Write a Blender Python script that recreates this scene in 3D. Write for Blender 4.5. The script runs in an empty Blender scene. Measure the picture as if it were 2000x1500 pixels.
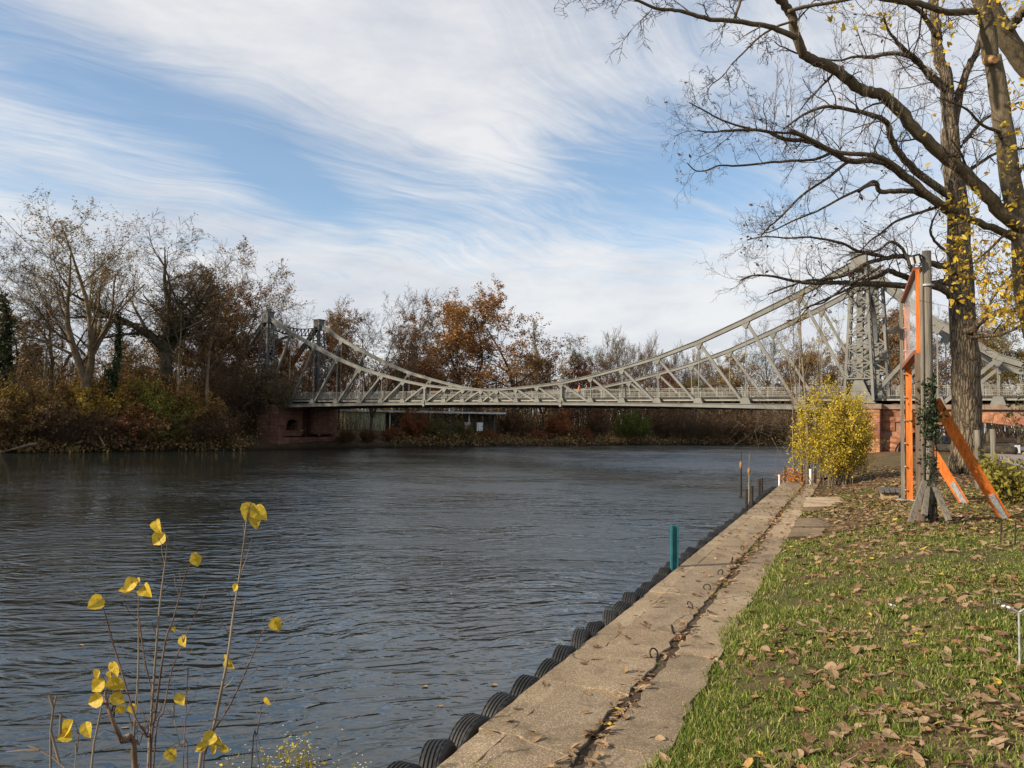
import bpy, math, random
import numpy as np
from mathutils import Vector, Matrix

SC = bpy.context.scene
COL = SC.collection
# ------------------------------------------------------------------ camera, sky, sun, exposure
F, PITCH, ROLL = 1480.5, 0.0495, 0.0158          # focal length in photo pixels (2000 wide), tilt up, roll
cam_d = bpy.data.cameras.new('camera'); cam = bpy.data.objects.new('camera', cam_d); COL.objects.link(cam)
cam_d.sensor_width = 36; cam_d.lens = 36*F/2000; cam_d.clip_start = .05; cam_d.clip_end = 3000
cam.matrix_world = Matrix.Rotation(math.pi/2+PITCH, 4, 'X') @ Matrix.Rotation(ROLL, 4, 'Z')
SC.camera = cam
SUN = Vector((-.93, -.37, 0)).normalized(); EL = math.radians(25)
SUN = Vector((SUN.x*math.cos(EL), SUN.y*math.cos(EL), math.sin(EL)))
sun_d = bpy.data.lights.new('sun', 'SUN'); sun_d.energy = 5.0; sun_d.angle = math.radians(1.2); sun_d.color = (1, .88, .70)
sun = bpy.data.objects.new('sun', sun_d); COL.objects.link(sun)
sun.rotation_euler = SUN.to_track_quat('Z', 'Y').to_euler()
SC.view_settings.view_transform = 'Standard'; SC.view_settings.look = 'None'
SC.view_settings.exposure = 0.42; SC.view_settings.gamma = 1; SC.view_settings.use_curve_mapping = False
SC.render.engine = 'CYCLES'
SC.cycles.max_bounces = 6; SC.cycles.transparent_max_bounces = 12
SC.cycles.caustics_reflective = False; SC.cycles.caustics_refractive = False


class NT:
    """small node-graph builder"""
    def __init__(s, nt): s.t = nt; nt.nodes.clear()
    def n(s, typ, ins=None, **kw):
        nd = s.t.nodes.new(typ)
        for k, v in kw.items(): setattr(nd, k, v)
        for k, v in (ins or {}).items():
            if isinstance(v, bpy.types.NodeSocket): s.t.links.new(v, nd.inputs[k])
            else: nd.inputs[k].default_value = v
        return nd
    def m(s, op, a, b=0.0, c=0.0, clamp=False):
        nd = s.n('ShaderNodeMath', {0: a, 1: b, 2: c}, operation=op); nd.use_clamp = clamp
        return nd.outputs[0]
    def vm(s, op, a, b=(0, 0, 0)):
        return s.n('ShaderNodeVectorMath', {0: a, 1: b}, operation=op).outputs[0]
    def noise(s, vec, scale, detail=4, rough=.55, dist=0.0):
        return s.n('ShaderNodeTexNoise', {'Vector': vec, 'Scale': scale, 'Detail': detail, 'Roughness': rough, 'Distortion': dist}).outputs[0]
    def ramp(s, fac, stops, interp='LINEAR'):
        nd = s.n('ShaderNodeValToRGB', {0: fac}); cr = nd.color_ramp; cr.interpolation = interp
        while len(cr.elements) < len(stops): cr.elements.new(.5)
        for e, (p, c) in zip(cr.elements, stops):
            e.position = p; e.color = tuple(c)+(1,) if len(c) == 3 else c
        return nd.outputs[0]
    def mix(s, fac, a, b, mode='MIX'):
        nd = s.n('ShaderNodeMix', data_type='RGBA', blend_type=mode)
        for k, v in ((0, fac), (6, a), (7, b)):
            if isinstance(v, bpy.types.NodeSocket): s.t.links.new(v, nd.inputs[k])
            else: nd.inputs[k].default_value = v if k == 0 else (tuple(v)+(1,) if len(v) == 3 else v)
        return nd.outputs[2]
    def map(s, vec, scale=(1, 1, 1), rot=(0, 0, 0), loc=(0, 0, 0)):
        return s.n('ShaderNodeMapping', {0: vec, 'Scale': scale, 'Rotation': rot, 'Location': loc}).outputs[0]


world = bpy.data.worlds.new('World'); SC.world = world; world.use_nodes = True
w = NT(world.node_tree)
sky = w.n('ShaderNodeTexSky', sky_type='NISHITA', sun_disc=False, sun_elevation=EL,
          sun_rotation=math.atan2(SUN.x, SUN.y) % (2*math.pi), air_density=1.0, dust_density=.6, ozone_density=1.3)
dirv = w.n('ShaderNodeTexCoord').outputs['Generated']
sx = w.n('ShaderNodeSeparateXYZ', {0: dirv})
dz = w.m('MAXIMUM', sx.outputs[2], 0.0)
den = w.m('ADD', dz, .10)
plane = w.n('ShaderNodeCombineXYZ', {0: w.m('DIVIDE', sx.outputs[0], den), 1: w.m('DIVIDE', sx.outputs[1], den), 2: 0.0}).outputs[0]
def blob(az, el, ra, re, tilt=0.0):
    """soft patch of sky round an azimuth and elevation (degrees), 1 inside, 0 outside"""
    a = w.m('SUBTRACT', w.m('MULTIPLY', w.m('ARCTAN2', sx.outputs[0], sx.outputs[1]), 180/math.pi), az)
    e = w.m('SUBTRACT', w.m('MULTIPLY', w.m('ARCSINE', sx.outputs[2]), 180/math.pi), el)
    c, s_ = math.cos(tilt), math.sin(tilt)
    a2 = w.m('DIVIDE', w.m('ADD', w.m('MULTIPLY', a, c), w.m('MULTIPLY', e, s_)), ra)
    e2 = w.m('DIVIDE', w.m('SUBTRACT', w.m('MULTIPLY', e, c), w.m('MULTIPLY', a, s_)), re)
    q = w.m('ADD', w.m('MULTIPLY', a2, a2), w.m('MULTIPLY', e2, e2))
    return w.m('POWER', 2.718, w.m('MULTIPLY', q, -1.0))
warp = w.n('ShaderNodeTexNoise', {'Vector': plane, 'Scale': .55, 'Detail': 3.0}).outputs[1]
wp = w.vm('ADD', plane, w.n('ShaderNodeVectorMath', {0: w.vm('SUBTRACT', warp, (.5, .5, .5)), 3: 1.5}, operation='SCALE').outputs[0])
fib = w.noise(w.map(w.map(wp, rot=(0, 0, math.radians(-30))), (.6, 2.4, 1)), 1.5, 8, .62, .35)
fib2 = w.noise(w.map(w.map(wp, rot=(0, 0, math.radians(-42))), (.55, 4.0, 1)), 3.4, 10, .68, .5)
big = w.noise(w.map(plane, (.7, 1.0, 1), (0, 0, math.radians(-15)), (3.1, 1.7, 0)), .75, 3, .5, .6)
low = w.noise(w.map(dirv, (5, 5, 26)), 1.3, 6, .58, .5)
elev = w.m('MULTIPLY', w.m('ARCSINE', dz), 180/math.pi)
c1 = w.m('ADD', w.m('MULTIPLY', fib, .60), w.m('MULTIPLY', fib2, .60))
c1 = w.m('ADD', c1, w.m('MULTIPLY', big, .55))
c1 = w.m('SUBTRACT', c1, .465)
lowf = w.n('ShaderNodeMapRange', {0: elev, 1: 19.0, 2: 7.0, 3: 0.0, 4: 1.0}, interpolation_type='SMOOTHSTEP').outputs[0]
c1 = w.m('ADD', c1, w.m('MULTIPLY', lowf, w.m('MULTIPLY_ADD', low, .95, -.10)))
for b, k in ((blob(-27, 20.5, 13, 3.0, math.radians(-12)), -.40), (blob(-17, 17.0, 5, 1.6, math.radians(-20)), -.38), (blob(9, 18.0, 11, 6.5), -.27),
             (blob(-33, 14.5, 6, 1.5), -.25), (blob(-4, 20.5, 9, 1.7, math.radians(-20)), .26), (blob(-12, 27, 12, 4), .36), (blob(-27, 28.5, 13, 4), .5),
             (blob(-6, 23, 10, 3), .14)):
    c1 = w.m('ADD', c1, w.m('MULTIPLY', b, k))
cov = w.n('ShaderNodeMapRange', {0: c1, 1: .06, 2: .68, 3: 0.12, 4: .93}, interpolation_type='SMOOTHSTEP').outputs[0]
ccol = w.ramp(w.noise(w.map(dirv, (3, 3, 9)), 1.6, 5, .6), [(.3, (4.9, 5.1, 5.6)), (.62, (6.7, 6.7, 6.75))])
skyc = w.mix(1.0, sky.outputs[0], (1.12, 1.30, 1.38), 'MULTIPLY')
bg = w.n('ShaderNodeBackground', {0: w.mix(cov, skyc, ccol), 1: .098})
w.t.links.new(bg.outputs[0], w.n('ShaderNodeOutputWorld').inputs[0])

# ------------------------------------------------------------------ helpers
rng = np.random.default_rng(7)
R = random.Random(5)
def ray(px, py):
    u, v = px-1000, py-750; cr, sr = math.cos(ROLL), math.sin(ROLL)
    a, b = cr*u+sr*v, -sr*u+cr*v
    xc, zc = a/F, -b/F; c, s = math.cos(PITCH), math.sin(PITCH)
    return Vector((xc, c-s*zc, s+c*zc))
def at(px, py, d): r = ray(px, py); return r*(d/r.y)
def atz(px, py, z): r = ray(px, py); return r*(z/r.z)
ORG = {}
def org(o): return ORG.get(o.name, Vector((0, 0, 0))) if o else Vector((0, 0, 0))
def tag(o, label=None, cat=None, group=None, kind=None):
    if label:
        o['label'] = label
    if cat: o['category'] = cat
    if group: o['group'] = group
    if kind: o['kind'] = kind
    return o
def thing(name, label, cat, loc=(0, 0, 0), group=None):
    o = bpy.data.objects.new(name, None); COL.objects.link(o); o.location = loc
    o.empty_display_size = .2
    ORG[o.name] = Vector(loc)
    return tag(o, label, cat, group)
def link(name, me, parent=None, loc=None, rot=None, scale=None):
    o = bpy.data.objects.new(name, me); COL.objects.link(o)
    if parent: o.parent = parent
    if loc is not None: o.location = loc
    if rot is not None: o.rotation_euler = rot
    if scale is not None: o.scale = scale
    return o
def fast_mesh(name, V, faces_list, mats, smooth=False, midx=None):
    """V (n,3); faces_list: list of int arrays (m,k)"""
    me = bpy.data.meshes.new(name)
    V = np.asarray(V, np.float32)
    me.vertices.add(len(V)); me.vertices.foreach_set('co', V.ravel())
    loops = np.concatenate([f.ravel() for f in faces_list]).astype(np.int32)
    tot = np.concatenate([np.full(len(f), f.shape[1], np.int32) for f in faces_list])
    st = np.concatenate([[0], np.cumsum(tot)[:-1]]).astype(np.int32)
    me.loops.add(len(loops)); me.loops.foreach_set('vertex_index', loops)
    me.polygons.add(len(tot)); me.polygons.foreach_set('loop_start', st)
    me.polygons.foreach_set('loop_total', tot)
    if midx is not None: me.polygons.foreach_set('material_index', midx.astype(np.int32))
    me.polygons.foreach_set('use_smooth', np.full(len(tot), smooth, bool))
    for m_ in (mats if isinstance(mats, (list, tuple)) else [mats]): me.materials.append(m_)
    me.update(calc_edges=True)
    return me
class MB:
    def __init__(s): s.v = []; s.f = []
    def add(s, vs, fs):
        o = len(s.v); s.v += [tuple(v) for v in vs]; s.f += [tuple(i+o for i in f) for f in fs]; return s
    def box(s, c, ax, ay, az):
        c, ax, ay, az = map(Vector, (c, ax, ay, az))       # half axes
        vs = [c+ax*i+ay*j+az*k for i in (-1, 1) for j in (-1, 1) for k in (-1, 1)]
        return s.add(vs, [(0, 1, 3, 2), (4, 6, 7, 5), (0, 4, 5, 1), (2, 3, 7, 6), (0, 2, 6, 4), (1, 5, 7, 3)])
    def beam(s, p0, p1, wd, ht, side=None, ht1=None, wd1=None):
        """bar from p0 to p1; wd along 'side', ht across both"""
        p0, p1 = Vector(p0), Vector(p1); d = (p1-p0).normalized()
        sd = Vector(side) if side is not None else (Vector((0, 0, 1)) if abs(d.z) < .9 else Vector((1, 0, 0))).cross(d)
        sd = (sd-d*sd.dot(d)).normalized(); up = d.cross(sd)
        w1 = wd if wd1 is None else wd1; h1 = ht if ht1 is None else ht1
        vs = [p+sd*(a*ww/2)+up*(b*hh/2) for p, ww, hh in ((p0, wd, ht), (p1, w1, h1)) for a, b in ((-1, -1), (1, -1), (1, 1), (-1, 1))]
        return s.add(vs, [(0, 3, 2, 1), (4, 5, 6, 7), (0, 1, 5, 4), (1, 2, 6, 5), (2, 3, 7, 6), (3, 0, 4, 7)])
    def tube(s, pts, rads, n=8, caps=True):
        pts = [Vector(p) for p in pts]; o = len(s.v); k = len(pts)
        ref = Vector((.31, .17, .93))
        for i, p in enumerate(pts):
            d = (pts[min(i+1, k-1)]-pts[max(i-1, 0)]).normalized()
            a = d.cross(ref if abs(d.dot(ref)) < .95 else Vector((1, 0, 0))).normalized(); b = d.cross(a)
            r = rads[i] if hasattr(rads, '__len__') else rads
            for j in range(n):
                t = 2*math.pi*j/n; s.v.append(tuple(p+a*(math.cos(t)*r)+b*(math.sin(t)*r)))
        for i in range(k-1):
            for j in range(n):
                s.f.append((o+i*n+j, o+i*n+(j+1) % n, o+(i+1)*n+(j+1) % n, o+(i+1)*n+j))
        if caps:
            s.f.append(tuple(o+j for j in range(n))[::-1]); s.f.append(tuple(o+(k-1)*n+j for j in range(n)))
        return s
    def prism(s, poly, ex):
        """polygon (list of points) extruded by vector ex"""
        n = len(poly); ex = Vector(ex); vs = [Vector(p) for p in poly]+[Vector(p)+ex for p in poly]
        return s.add(vs, [tuple(range(n))[::-1], tuple(range(n, 2*n))]+[(i, (i+1) % n, n+(i+1) % n, n+i) for i in range(n)])
    def mesh(s, name, mat, off=(0, 0, 0), smooth=False):
        me = bpy.data.meshes.new(name); off = Vector(off)
        me.from_pydata([(v[0]-off.x, v[1]-off.y, v[2]-off.z) for v in s.v], [], s.f)
        for m_ in (mat if isinstance(mat, (list, tuple)) else [mat]): me.materials.append(m_)
        if smooth: me.polygons.foreach_set('use_smooth', [True]*len(me.polygons))
        me.update(); return me
    def build(s, name, mat, parent=None, smooth=False):
        """one object; coordinates are world coordinates, stored relative to the parent thing"""
        off = org(parent)
        o = link(name, s.mesh(name, mat, off, smooth), parent); ORG[o.name] = off.copy()
        return o

# ------------------------------------------------------------------ materials
MATS = {}
def material(name, fn, rough=.75, spec=.3, bump=None, metal=0.0):
    m_ = bpy.data.materials.new(name); m_.use_nodes = True; t = NT(m_.node_tree)
    tc = t.n('ShaderNodeTexCoord'); geo = t.n('ShaderNodeNewGeometry'); oi = t.n('ShaderNodeObjectInfo')
    t.obj, t.pos, t.isl, t.ornd, t.ocol = tc.outputs['Object'], geo.outputs['Position'], geo.outputs['Random Per Island'], oi.outputs['Random'], oi.outputs['Color']
    t.nrm = geo.outputs['Normal']
    col = fn(t)
    b = t.n('ShaderNodeBsdfPrincipled', {'Roughness': rough, 'Specular IOR Level': spec, 'Metallic': metal})
    if isinstance(col, bpy.types.NodeSocket): t.t.links.new(col, b.inputs['Base Color'])
    else: b.inputs['Base Color'].default_value = tuple(col)+(1,)
    if bump:
        hgt, st, dist = bump(t)
        bn = t.n('ShaderNodeBump', {'Height': hgt, 'Strength': st, 'Distance': dist}); t.t.links.new(bn.outputs[0], b.inputs['Normal'])
    t.t.links.new(b.outputs[0], t.n('ShaderNodeOutputMaterial').inputs[0])
    t.bsdf = b; MATS[name] = m_; m_['_'] = 1
    return m_
def two(c1, c2, scale=3.0, lo=.35, hi=.65, detail=5, coord='pos', stretch=(1, 1, 1)):
    return lambda t: t.ramp(t.noise(t.map(getattr(t, coord), stretch), scale, detail, .6), [(lo, c1), (hi, c2)])
def nbump(scale, st=.4, dist=.02, detail=5, stretch=(1, 1, 1), coord='pos'):
    return lambda t: (t.noise(t.map(getattr(t, coord), stretch), scale, detail, .6), st, dist)
def steel_col(t):
    a = t.ramp(t.noise(t.pos, .9, 6, .65), [(.3, (.125, .120, .104)), (.7, (.215, .206, .178))])
    s_ = t.ramp(t.noise(t.map(t.pos, (5, 5, .7)), 1.6, 6, .7), [(.60, (0, 0, 0)), (.76, (1, 1, 1))])
    return t.mix(t.m('MULTIPLY', s_, .7), a, (.12, .075, .045))
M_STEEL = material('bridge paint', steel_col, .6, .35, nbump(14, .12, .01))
M_STEEL_SHADED = material('shaded tower paint', two((.085, .085, .08), (.14, .138, .125), 1.2), .6, .3, nbump(14, .12, .01))  # same bridge paint with shade put into the colour
M_RAIL = material('railing paint', two((.21, .20, .17), (.30, .285, .24), 2.), .55, .35)
M_DECK = material('deck asphalt', two((.04, .04, .04), (.09, .085, .08), 3), .9)
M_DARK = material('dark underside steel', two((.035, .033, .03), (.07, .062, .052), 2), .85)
def stone_col(t):
    base = t.ramp(t.ornd, [(0, (.26, .105, .062)), (.3, (.36, .165, .095)), (.65, (.44, .225, .13)), (1, (.28, .125, .09))])
    n = t.ramp(t.noise(t.pos, 2.2, 8, .65), [(.3, (.5, .46, .42)), (.7, (1.15, 1.12, 1.05))])
    return t.mix(1.0, base, n, 'MULTIPLY')
M_STONE = material('red sandstone', stone_col, .9, .2, nbump(7, .8, .05, 8))
M_MORTAR = material('sandstone joints', two((.20, .11, .08), (.30, .17, .12), 3), .95)
M_COPING = material('weathered coping', two((.16, .115, .085), (.27, .19, .135), 2.2), .9, .2, nbump(9, .5, .03))
M_PIER = material('dark red pier stone', lambda t: t.mix(1.0, t.n('ShaderNodeTexBrick', {'Vector': t.n('ShaderNodeCombineXYZ', {0: t.m('ADD', t.n('ShaderNodeSeparateXYZ', {0: t.pos}).outputs[0], t.n('ShaderNodeSeparateXYZ', {0: t.pos}).outputs[1]), 1: t.n('ShaderNodeSeparateXYZ', {0: t.pos}).outputs[2]}).outputs[0], 'Color1': (.15, .075, .055, 1), 'Color2': (.23, .115, .08, 1), 'Mortar': (.10, .06, .045, 1), 'Scale': 1.0, 'Mortar Size': .025, 'Brick Width': 1.1, 'Row Height': .5}).outputs[0], t.ramp(t.noise(t.pos, 1.1, 7, .65), [(.3, (.6, .6, .6)), (.7, (1.15, 1.1, 1.05))]), 'MULTIPLY'), .95, .15, nbump(5, .7, .05))
def conc_col(t):
    big = t.ramp(t.noise(t.pos, .9, 6, .62), [(.3, (.21, .152, .096)), (.7, (.35, .268, .178))])
    v = t.n('ShaderNodeTexVoronoi', {'Vector': t.pos, 'Scale': 105.0}).outputs['Color']
    sp = t.ramp(t.n('ShaderNodeSeparateColor', {0: v}).outputs[0], [(.0, (.74, .72, .68)), (.75, (1, 1, 1)), (.9, (1.5, 1.5, 1.46))])
    c = t.mix(1.0, big, sp, 'MULTIPLY')
    st = t.ramp(t.noise(t.pos, 2.6, 7, .7), [(.52, (0, 0, 0)), (.68, (1, 1, 1))])
    c = t.mix(t.m('MULTIPLY', st, .62), c, (.10, .074, .05))
    wv_ = t.vm('ADD', t.pos, t.n('ShaderNodeVectorMath', {0: t.n('ShaderNodeTexNoise', {'Vector': t.pos, 'Scale': 2.2, 'Detail': 6.0}).outputs[1], 3: .55}, operation='SCALE').outputs[0])
    ck = t.n('ShaderNodeTexVoronoi', {'Vector': wv_, 'Scale': .62}, feature='DISTANCE_TO_EDGE').outputs['Distance']
    ckm = t.m('MULTIPLY', t.n('ShaderNodeMapRange', {0: ck, 1: .004, 2: .013, 3: 1.0, 4: 0.0}).outputs[0], t.n('ShaderNodeMapRange', {0: t.noise(t.pos, .7, 3), 1: .45, 2: .6}).outputs[0])
    c = t.mix(t.m('MULTIPLY', ckm, .8), c, (.045, .038, .026))
    ms = t.ramp(t.noise(t.pos, 6.5, 7, .7), [(.60, (0, 0, 0)), (.72, (1, 1, 1))])
    c = t.mix(t.m('MULTIPLY', ms, .45), c, (.085, .085, .035))
    tint = t.ramp(t.ornd, [(0, (.86, .86, .86)), (1, (1.14, 1.12, 1.1))])
    return t.mix(1.0, t.mix(1.0, c, tint, 'MULTIPLY'), t.ocol, 'MULTIPLY')
M_CONC = material('exposed aggregate concrete', conc_col, .92, .2,
                  lambda t: (t.m('ADD', t.noise(t.pos, 70, 4, .6), t.m('MULTIPLY', t.noise(t.pos, 5, 6, .6), 1.5)), .55, .012))
M_QWALL = material('wet quay wall', two((.04, .035, .028), (.10, .085, .065), 2.5), .8)
M_SOIL = material('bare soil', two((.055, .038, .025), (.11, .08, .055), 4), .97, .1, nbump(25, .7, .02))
def lawn_col(t):
    g = t.ramp(t.noise(t.pos, 9, 6, .7), [(.3, (.055, .048, .020)), (.7, (.11, .098, .040))])
    g = t.mix(t.ramp(t.noise(t.pos, .55, 4, .6), [(.42, (0, 0, 0)), (.62, (1, 1, 1))]), g, t.ramp(t.noise(t.pos, 14, 5, .7), [(.35, (.085, .05, .03)), (.65, (.20, .125, .075))]))
    return g
M_LAWN = material('lawn ground', lawn_col, .97, .1, nbump(22, .8, .03))
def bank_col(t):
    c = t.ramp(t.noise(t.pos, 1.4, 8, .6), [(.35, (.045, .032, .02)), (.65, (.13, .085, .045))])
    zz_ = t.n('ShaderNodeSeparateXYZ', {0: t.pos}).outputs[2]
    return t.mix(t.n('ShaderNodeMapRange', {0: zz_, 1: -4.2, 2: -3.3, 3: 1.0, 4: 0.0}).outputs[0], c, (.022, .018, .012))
M_BANK = material('leaf covered bank', bank_col, .97, .1, nbump(6, .8, .1))
M_PATH = material('pinkish path paving', two((.22, .18, .165), (.31, .26, .24), 1.5), .92, .2, nbump(30, .3, .01))
M_RUBBER = material('tyre rubber', lambda t: t.mix(t.ramp(t.noise(t.pos, 5, 6, .7), [(.48, (0, 0, 0)), (.75, (.45, .45, .45))]), t.ramp(t.ornd, [(0, (.010, .010, .010)), (1, (.026, .025, .024))]), (.075, .062, .045)), .62, .35, nbump(60, .25, .004))
M_TEAL = material('teal paint', lambda t: t.mix(t.ramp(t.noise(t.map(t.pos, (6, 6, 2)), 3, 6, .7), [(.55, (0, 0, 0)), (.68, (1, 1, 1))]), t.ramp(t.noise(t.pos, 6, 4), [(.3, (.008, .085, .10)), (.7, (.018, .14, .155))]), (.06, .045, .03)), .5, .4)
M_RUST = material('rusty dark steel', two((.014, .012, .011), (.045, .03, .022), 12), .8)
M_GALV = material('galvanised steel', two((.22, .22, .21), (.40, .40, .39), 18), .5, .5)
M_WHITE = material('white paint', two((.62, .62, .60), (.80, .80, .78), 5), .6)
M_BUOY = material('faded orange rope float', two((.22, .11, .045), (.38, .2, .08), 14), .9)
M_ORANGE = material('orange wood stain', lambda t: t.mix(1.0, t.ramp(t.noise(t.map(t.pos, (9, 9, .8)), 2.2, 6, .65), [(.28, (.36, .08, .012)), (.5, (.60, .155, .022)), (.74, (.76, .24, .045))]), t.ramp(t.noise(t.pos, 1.2, 3), [(.3, (.8, .8, .8)), (.7, (1.1, 1.1, 1.1))]), 'MULTIPLY'), .55, .35, nbump(10, .25, .008, 5, (5, 5, .4)))
M_ORANGE_SHADED = material('shaded orange stain', two((.18, .06, .03), (.30, .10, .05), 3, stretch=(3, 3, .6)), .65, .3, nbump(12, .3, .008))  # orange stain of the frame with underside shade put into its colour
M_WOOD = material('grey weathered timber', lambda t: t.mix(1.0, t.ramp(t.noise(t.map(t.obj, (14, 14, .7)), 1.8, 7, .7), [(.25, (.075, .062, .048)), (.5, (.19, .165, .13)), (.75, (.28, .25, .205))]), t.ramp(t.noise(t.obj, .9, 3), [(.3, (.75, .75, .75)), (.7, (1.1, 1.1, 1.1))]), 'MULTIPLY'), .9, .15,
                  nbump(1.8, .6, .03, 6, (16, 16, .8), 'obj'))
M_SLAT = material('dark wet slats', two((.055, .05, .045), (.15, .14, .13), 2, stretch=(2, 9, 9)), .7, .3)
def bark_fn(c1, c2, c3, sc=1.0):
    def f(t):
        b = t.noise(t.map(t.pos, (9*sc, 9*sc, 1.6*sc)), 1.6, 8, .7, .4)
        c = t.ramp(b, [(.3, c1), (.5, c2), (.72, c3)])
        return t.mix(.35, c, t.ramp(t.noise(t.pos, .8, 4), [(.3, (.06, .055, .03)), (.7, c3)]))
    return f
def bark_bump(t):
    v = t.n('ShaderNodeTexVoronoi', {'Vector': t.vm('ADD', t.map(t.pos, (9, 9, 1.5)), t.n('ShaderNodeTexNoise', {'Vector': t.pos, 'Scale': 3.0}).outputs[1]), 'Scale': 1.0, 'Randomness': 1.0}, feature='DISTANCE_TO_EDGE').outputs['Distance']
    return (t.m('MINIMUM', t.m('MULTIPLY', v, 2.4), .6), 1.0, .07)
def bark_col(t):
    v = t.n('ShaderNodeTexVoronoi', {'Vector': t.vm('ADD', t.map(t.pos, (9, 9, 1.5)), t.n('ShaderNodeTexNoise', {'Vector': t.pos, 'Scale': 3.0}).outputs[1]), 'Scale': 1.0, 'Randomness': 1.0}, feature='DISTANCE_TO_EDGE').outputs['Distance']
    n = t.ramp(t.noise(t.pos, 3.5, 7, .65), [(.3, (.115, .085, .055)), (.7, (.235, .185, .125))])
    return t.mix(t.ramp(v, [(.0, (1, 1, 1)), (.16, (0, 0, 0))]), n, (.045, .034, .024))
M_OAK = material('furrowed bark', bark_col, .95, .1, bark_bump)
M_POPLAR = material('brown poplar bark', bark_fn((.05, .037, .024), (.125, .095, .06), (.21, .165, .105)), .95, .1, nbump(1.5, .9, .03, 7, (10, 10, 2)))
M_TWIG = material('dark twigs', two((.035, .025, .018), (.085, .062, .042), 2), .9, .1)
M_SHOOT = material('pale shoots', two((.16, .12, .085), (.26, .21, .15), 2), .85, .15)
M_FBARK = material('far bark', lambda t: t.mix(1.0, t.ramp(t.noise(t.pos, 1.2, 5), [(.3, (.075, .06, .043)), (.7, (.15, .125, .092))]), t.ocol, 'MULTIPLY'), .95, .1)
M_FTWIG = material('far twigs', lambda t: t.mix(1.0, t.ramp(t.isl, [(0, (.055, .042, .030)), (1, (.115, .088, .062))]), t.ocol, 'MULTIPLY'), .95, .1)
def leafmat(name, stops, rough=.7, trans=.25, tint=True, grain=0):
    def fn(t):
        c = t.ramp(t.isl, stops)
        if grain: c = t.mix(1.0, c, t.ramp(t.noise(t.pos, grain, 4, .6), [(.3, (.7, .66, .6)), (.65, (1.1, 1.1, 1.08))]), 'MULTIPLY')
        return t.mix(1.0, c, t.ocol, 'MULTIPLY') if tint else c
    m_ = material(name, fn, rough, .2); nt = m_.node_tree
    b = next(n for n in nt.nodes if n.type == 'BSDF_PRINCIPLED'); out = next(n for n in nt.nodes if n.type == 'OUTPUT_MATERIAL')
    src = b.inputs['Base Color'].links[0].from_socket
    tr = nt.nodes.new('ShaderNodeBsdfTranslucent'); nt.links.new(src, tr.inputs[0])
    mx = nt.nodes.new('ShaderNodeMixShader'); mx.inputs[0].default_value = trans
    nt.links.new(b.outputs[0], mx.inputs[1]); nt.links.new(tr.outputs[0], mx.inputs[2]); nt.links.new(mx.outputs[0], out.inputs[0])
    return m_
M_LEAFW = leafmat('autumn foliage', [(0, (.55, .5, .45)), (.5, (.95, .95, .95)), (1, (1.5, 1.35, 1.2))])
def yleaf(name, stops):
    m_ = leafmat(name, stops, .5, .35, False, 60); nt = m_.node_tree; t = NT.__new__(NT); t.t = nt
    pos = nt.nodes.new('ShaderNodeNewGeometry').outputs['Position']
    for nd in [n for n in nt.nodes if n.type in ('BSDF_PRINCIPLED', 'BSDF_TRANSLUCENT')]:
        sk = nd.inputs[0]; src = sk.links[0].from_socket
        f_ = t.ramp(t.noise(pos, 42, 5, .7), [(.58, (0, 0, 0)), (.68, (1, 1, 1))])
        nt.links.new(t.mix(t.m('MULTIPLY', f_, .75), src, (.16, .075, .02)), sk)
    return m_
M_YELLOW = leafmat('yellow poplar leaves', [(0, (.42, .25, .03)), (.45, (.60, .42, .045)), (.8, (.68, .52, .08)), (1, (.36, .19, .03))], .5, .35, False, 60)
M_YBUSH = leafmat('yellow green bush leaves', [(0, (.20, .17, .02)), (.35, (.46, .35, .028)), (.75, (.64, .48, .045)), (1, (.36, .22, .035))], .6, .3, False)
M_SAPLEAF = yleaf('spotted yellow leaves', [(0, (.48, .30, .03)), (.5, (.66, .47, .045)), (1, (.56, .42, .07))])
M_IVY = leafmat('ivy leaves', [(0, (.010, .020, .008)), (.6, (.028, .05, .016)), (1, (.06, .085, .03))], .45, .1, False)
M_LITTER = leafmat('fallen leaves', [(0, (.10, .056, .03)), (.25, (.20, .12, .065)), (.5, (.30, .20, .115)), (.72, (.37, .26, .16)), (.88, (.30, .15, .07)), (.975, (.33, .19, .09)), (.98, (.55, .38, .07)), (1, (.6, .42, .06))], .75, .12, False, 45)
M_GRASS = leafmat('grass blades', [(0, (.060, .095, .016)), (.45, (.13, .18, .026)), (.75, (.21, .235, .044)), (.87, (.38, .34, .10)), (1, (.48, .38, .18))], .6, .3, False)
M_CLOTHS = {}
def cloth(name, c): 
    if name not in M_CLOTHS: M_CLOTHS[name] = material(name, two(tuple(x*.8 for x in c), c, 6), .85)
    return M_CLOTHS[name]
def plain(name, c, rough=.7): return cloth(name, c)

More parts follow.
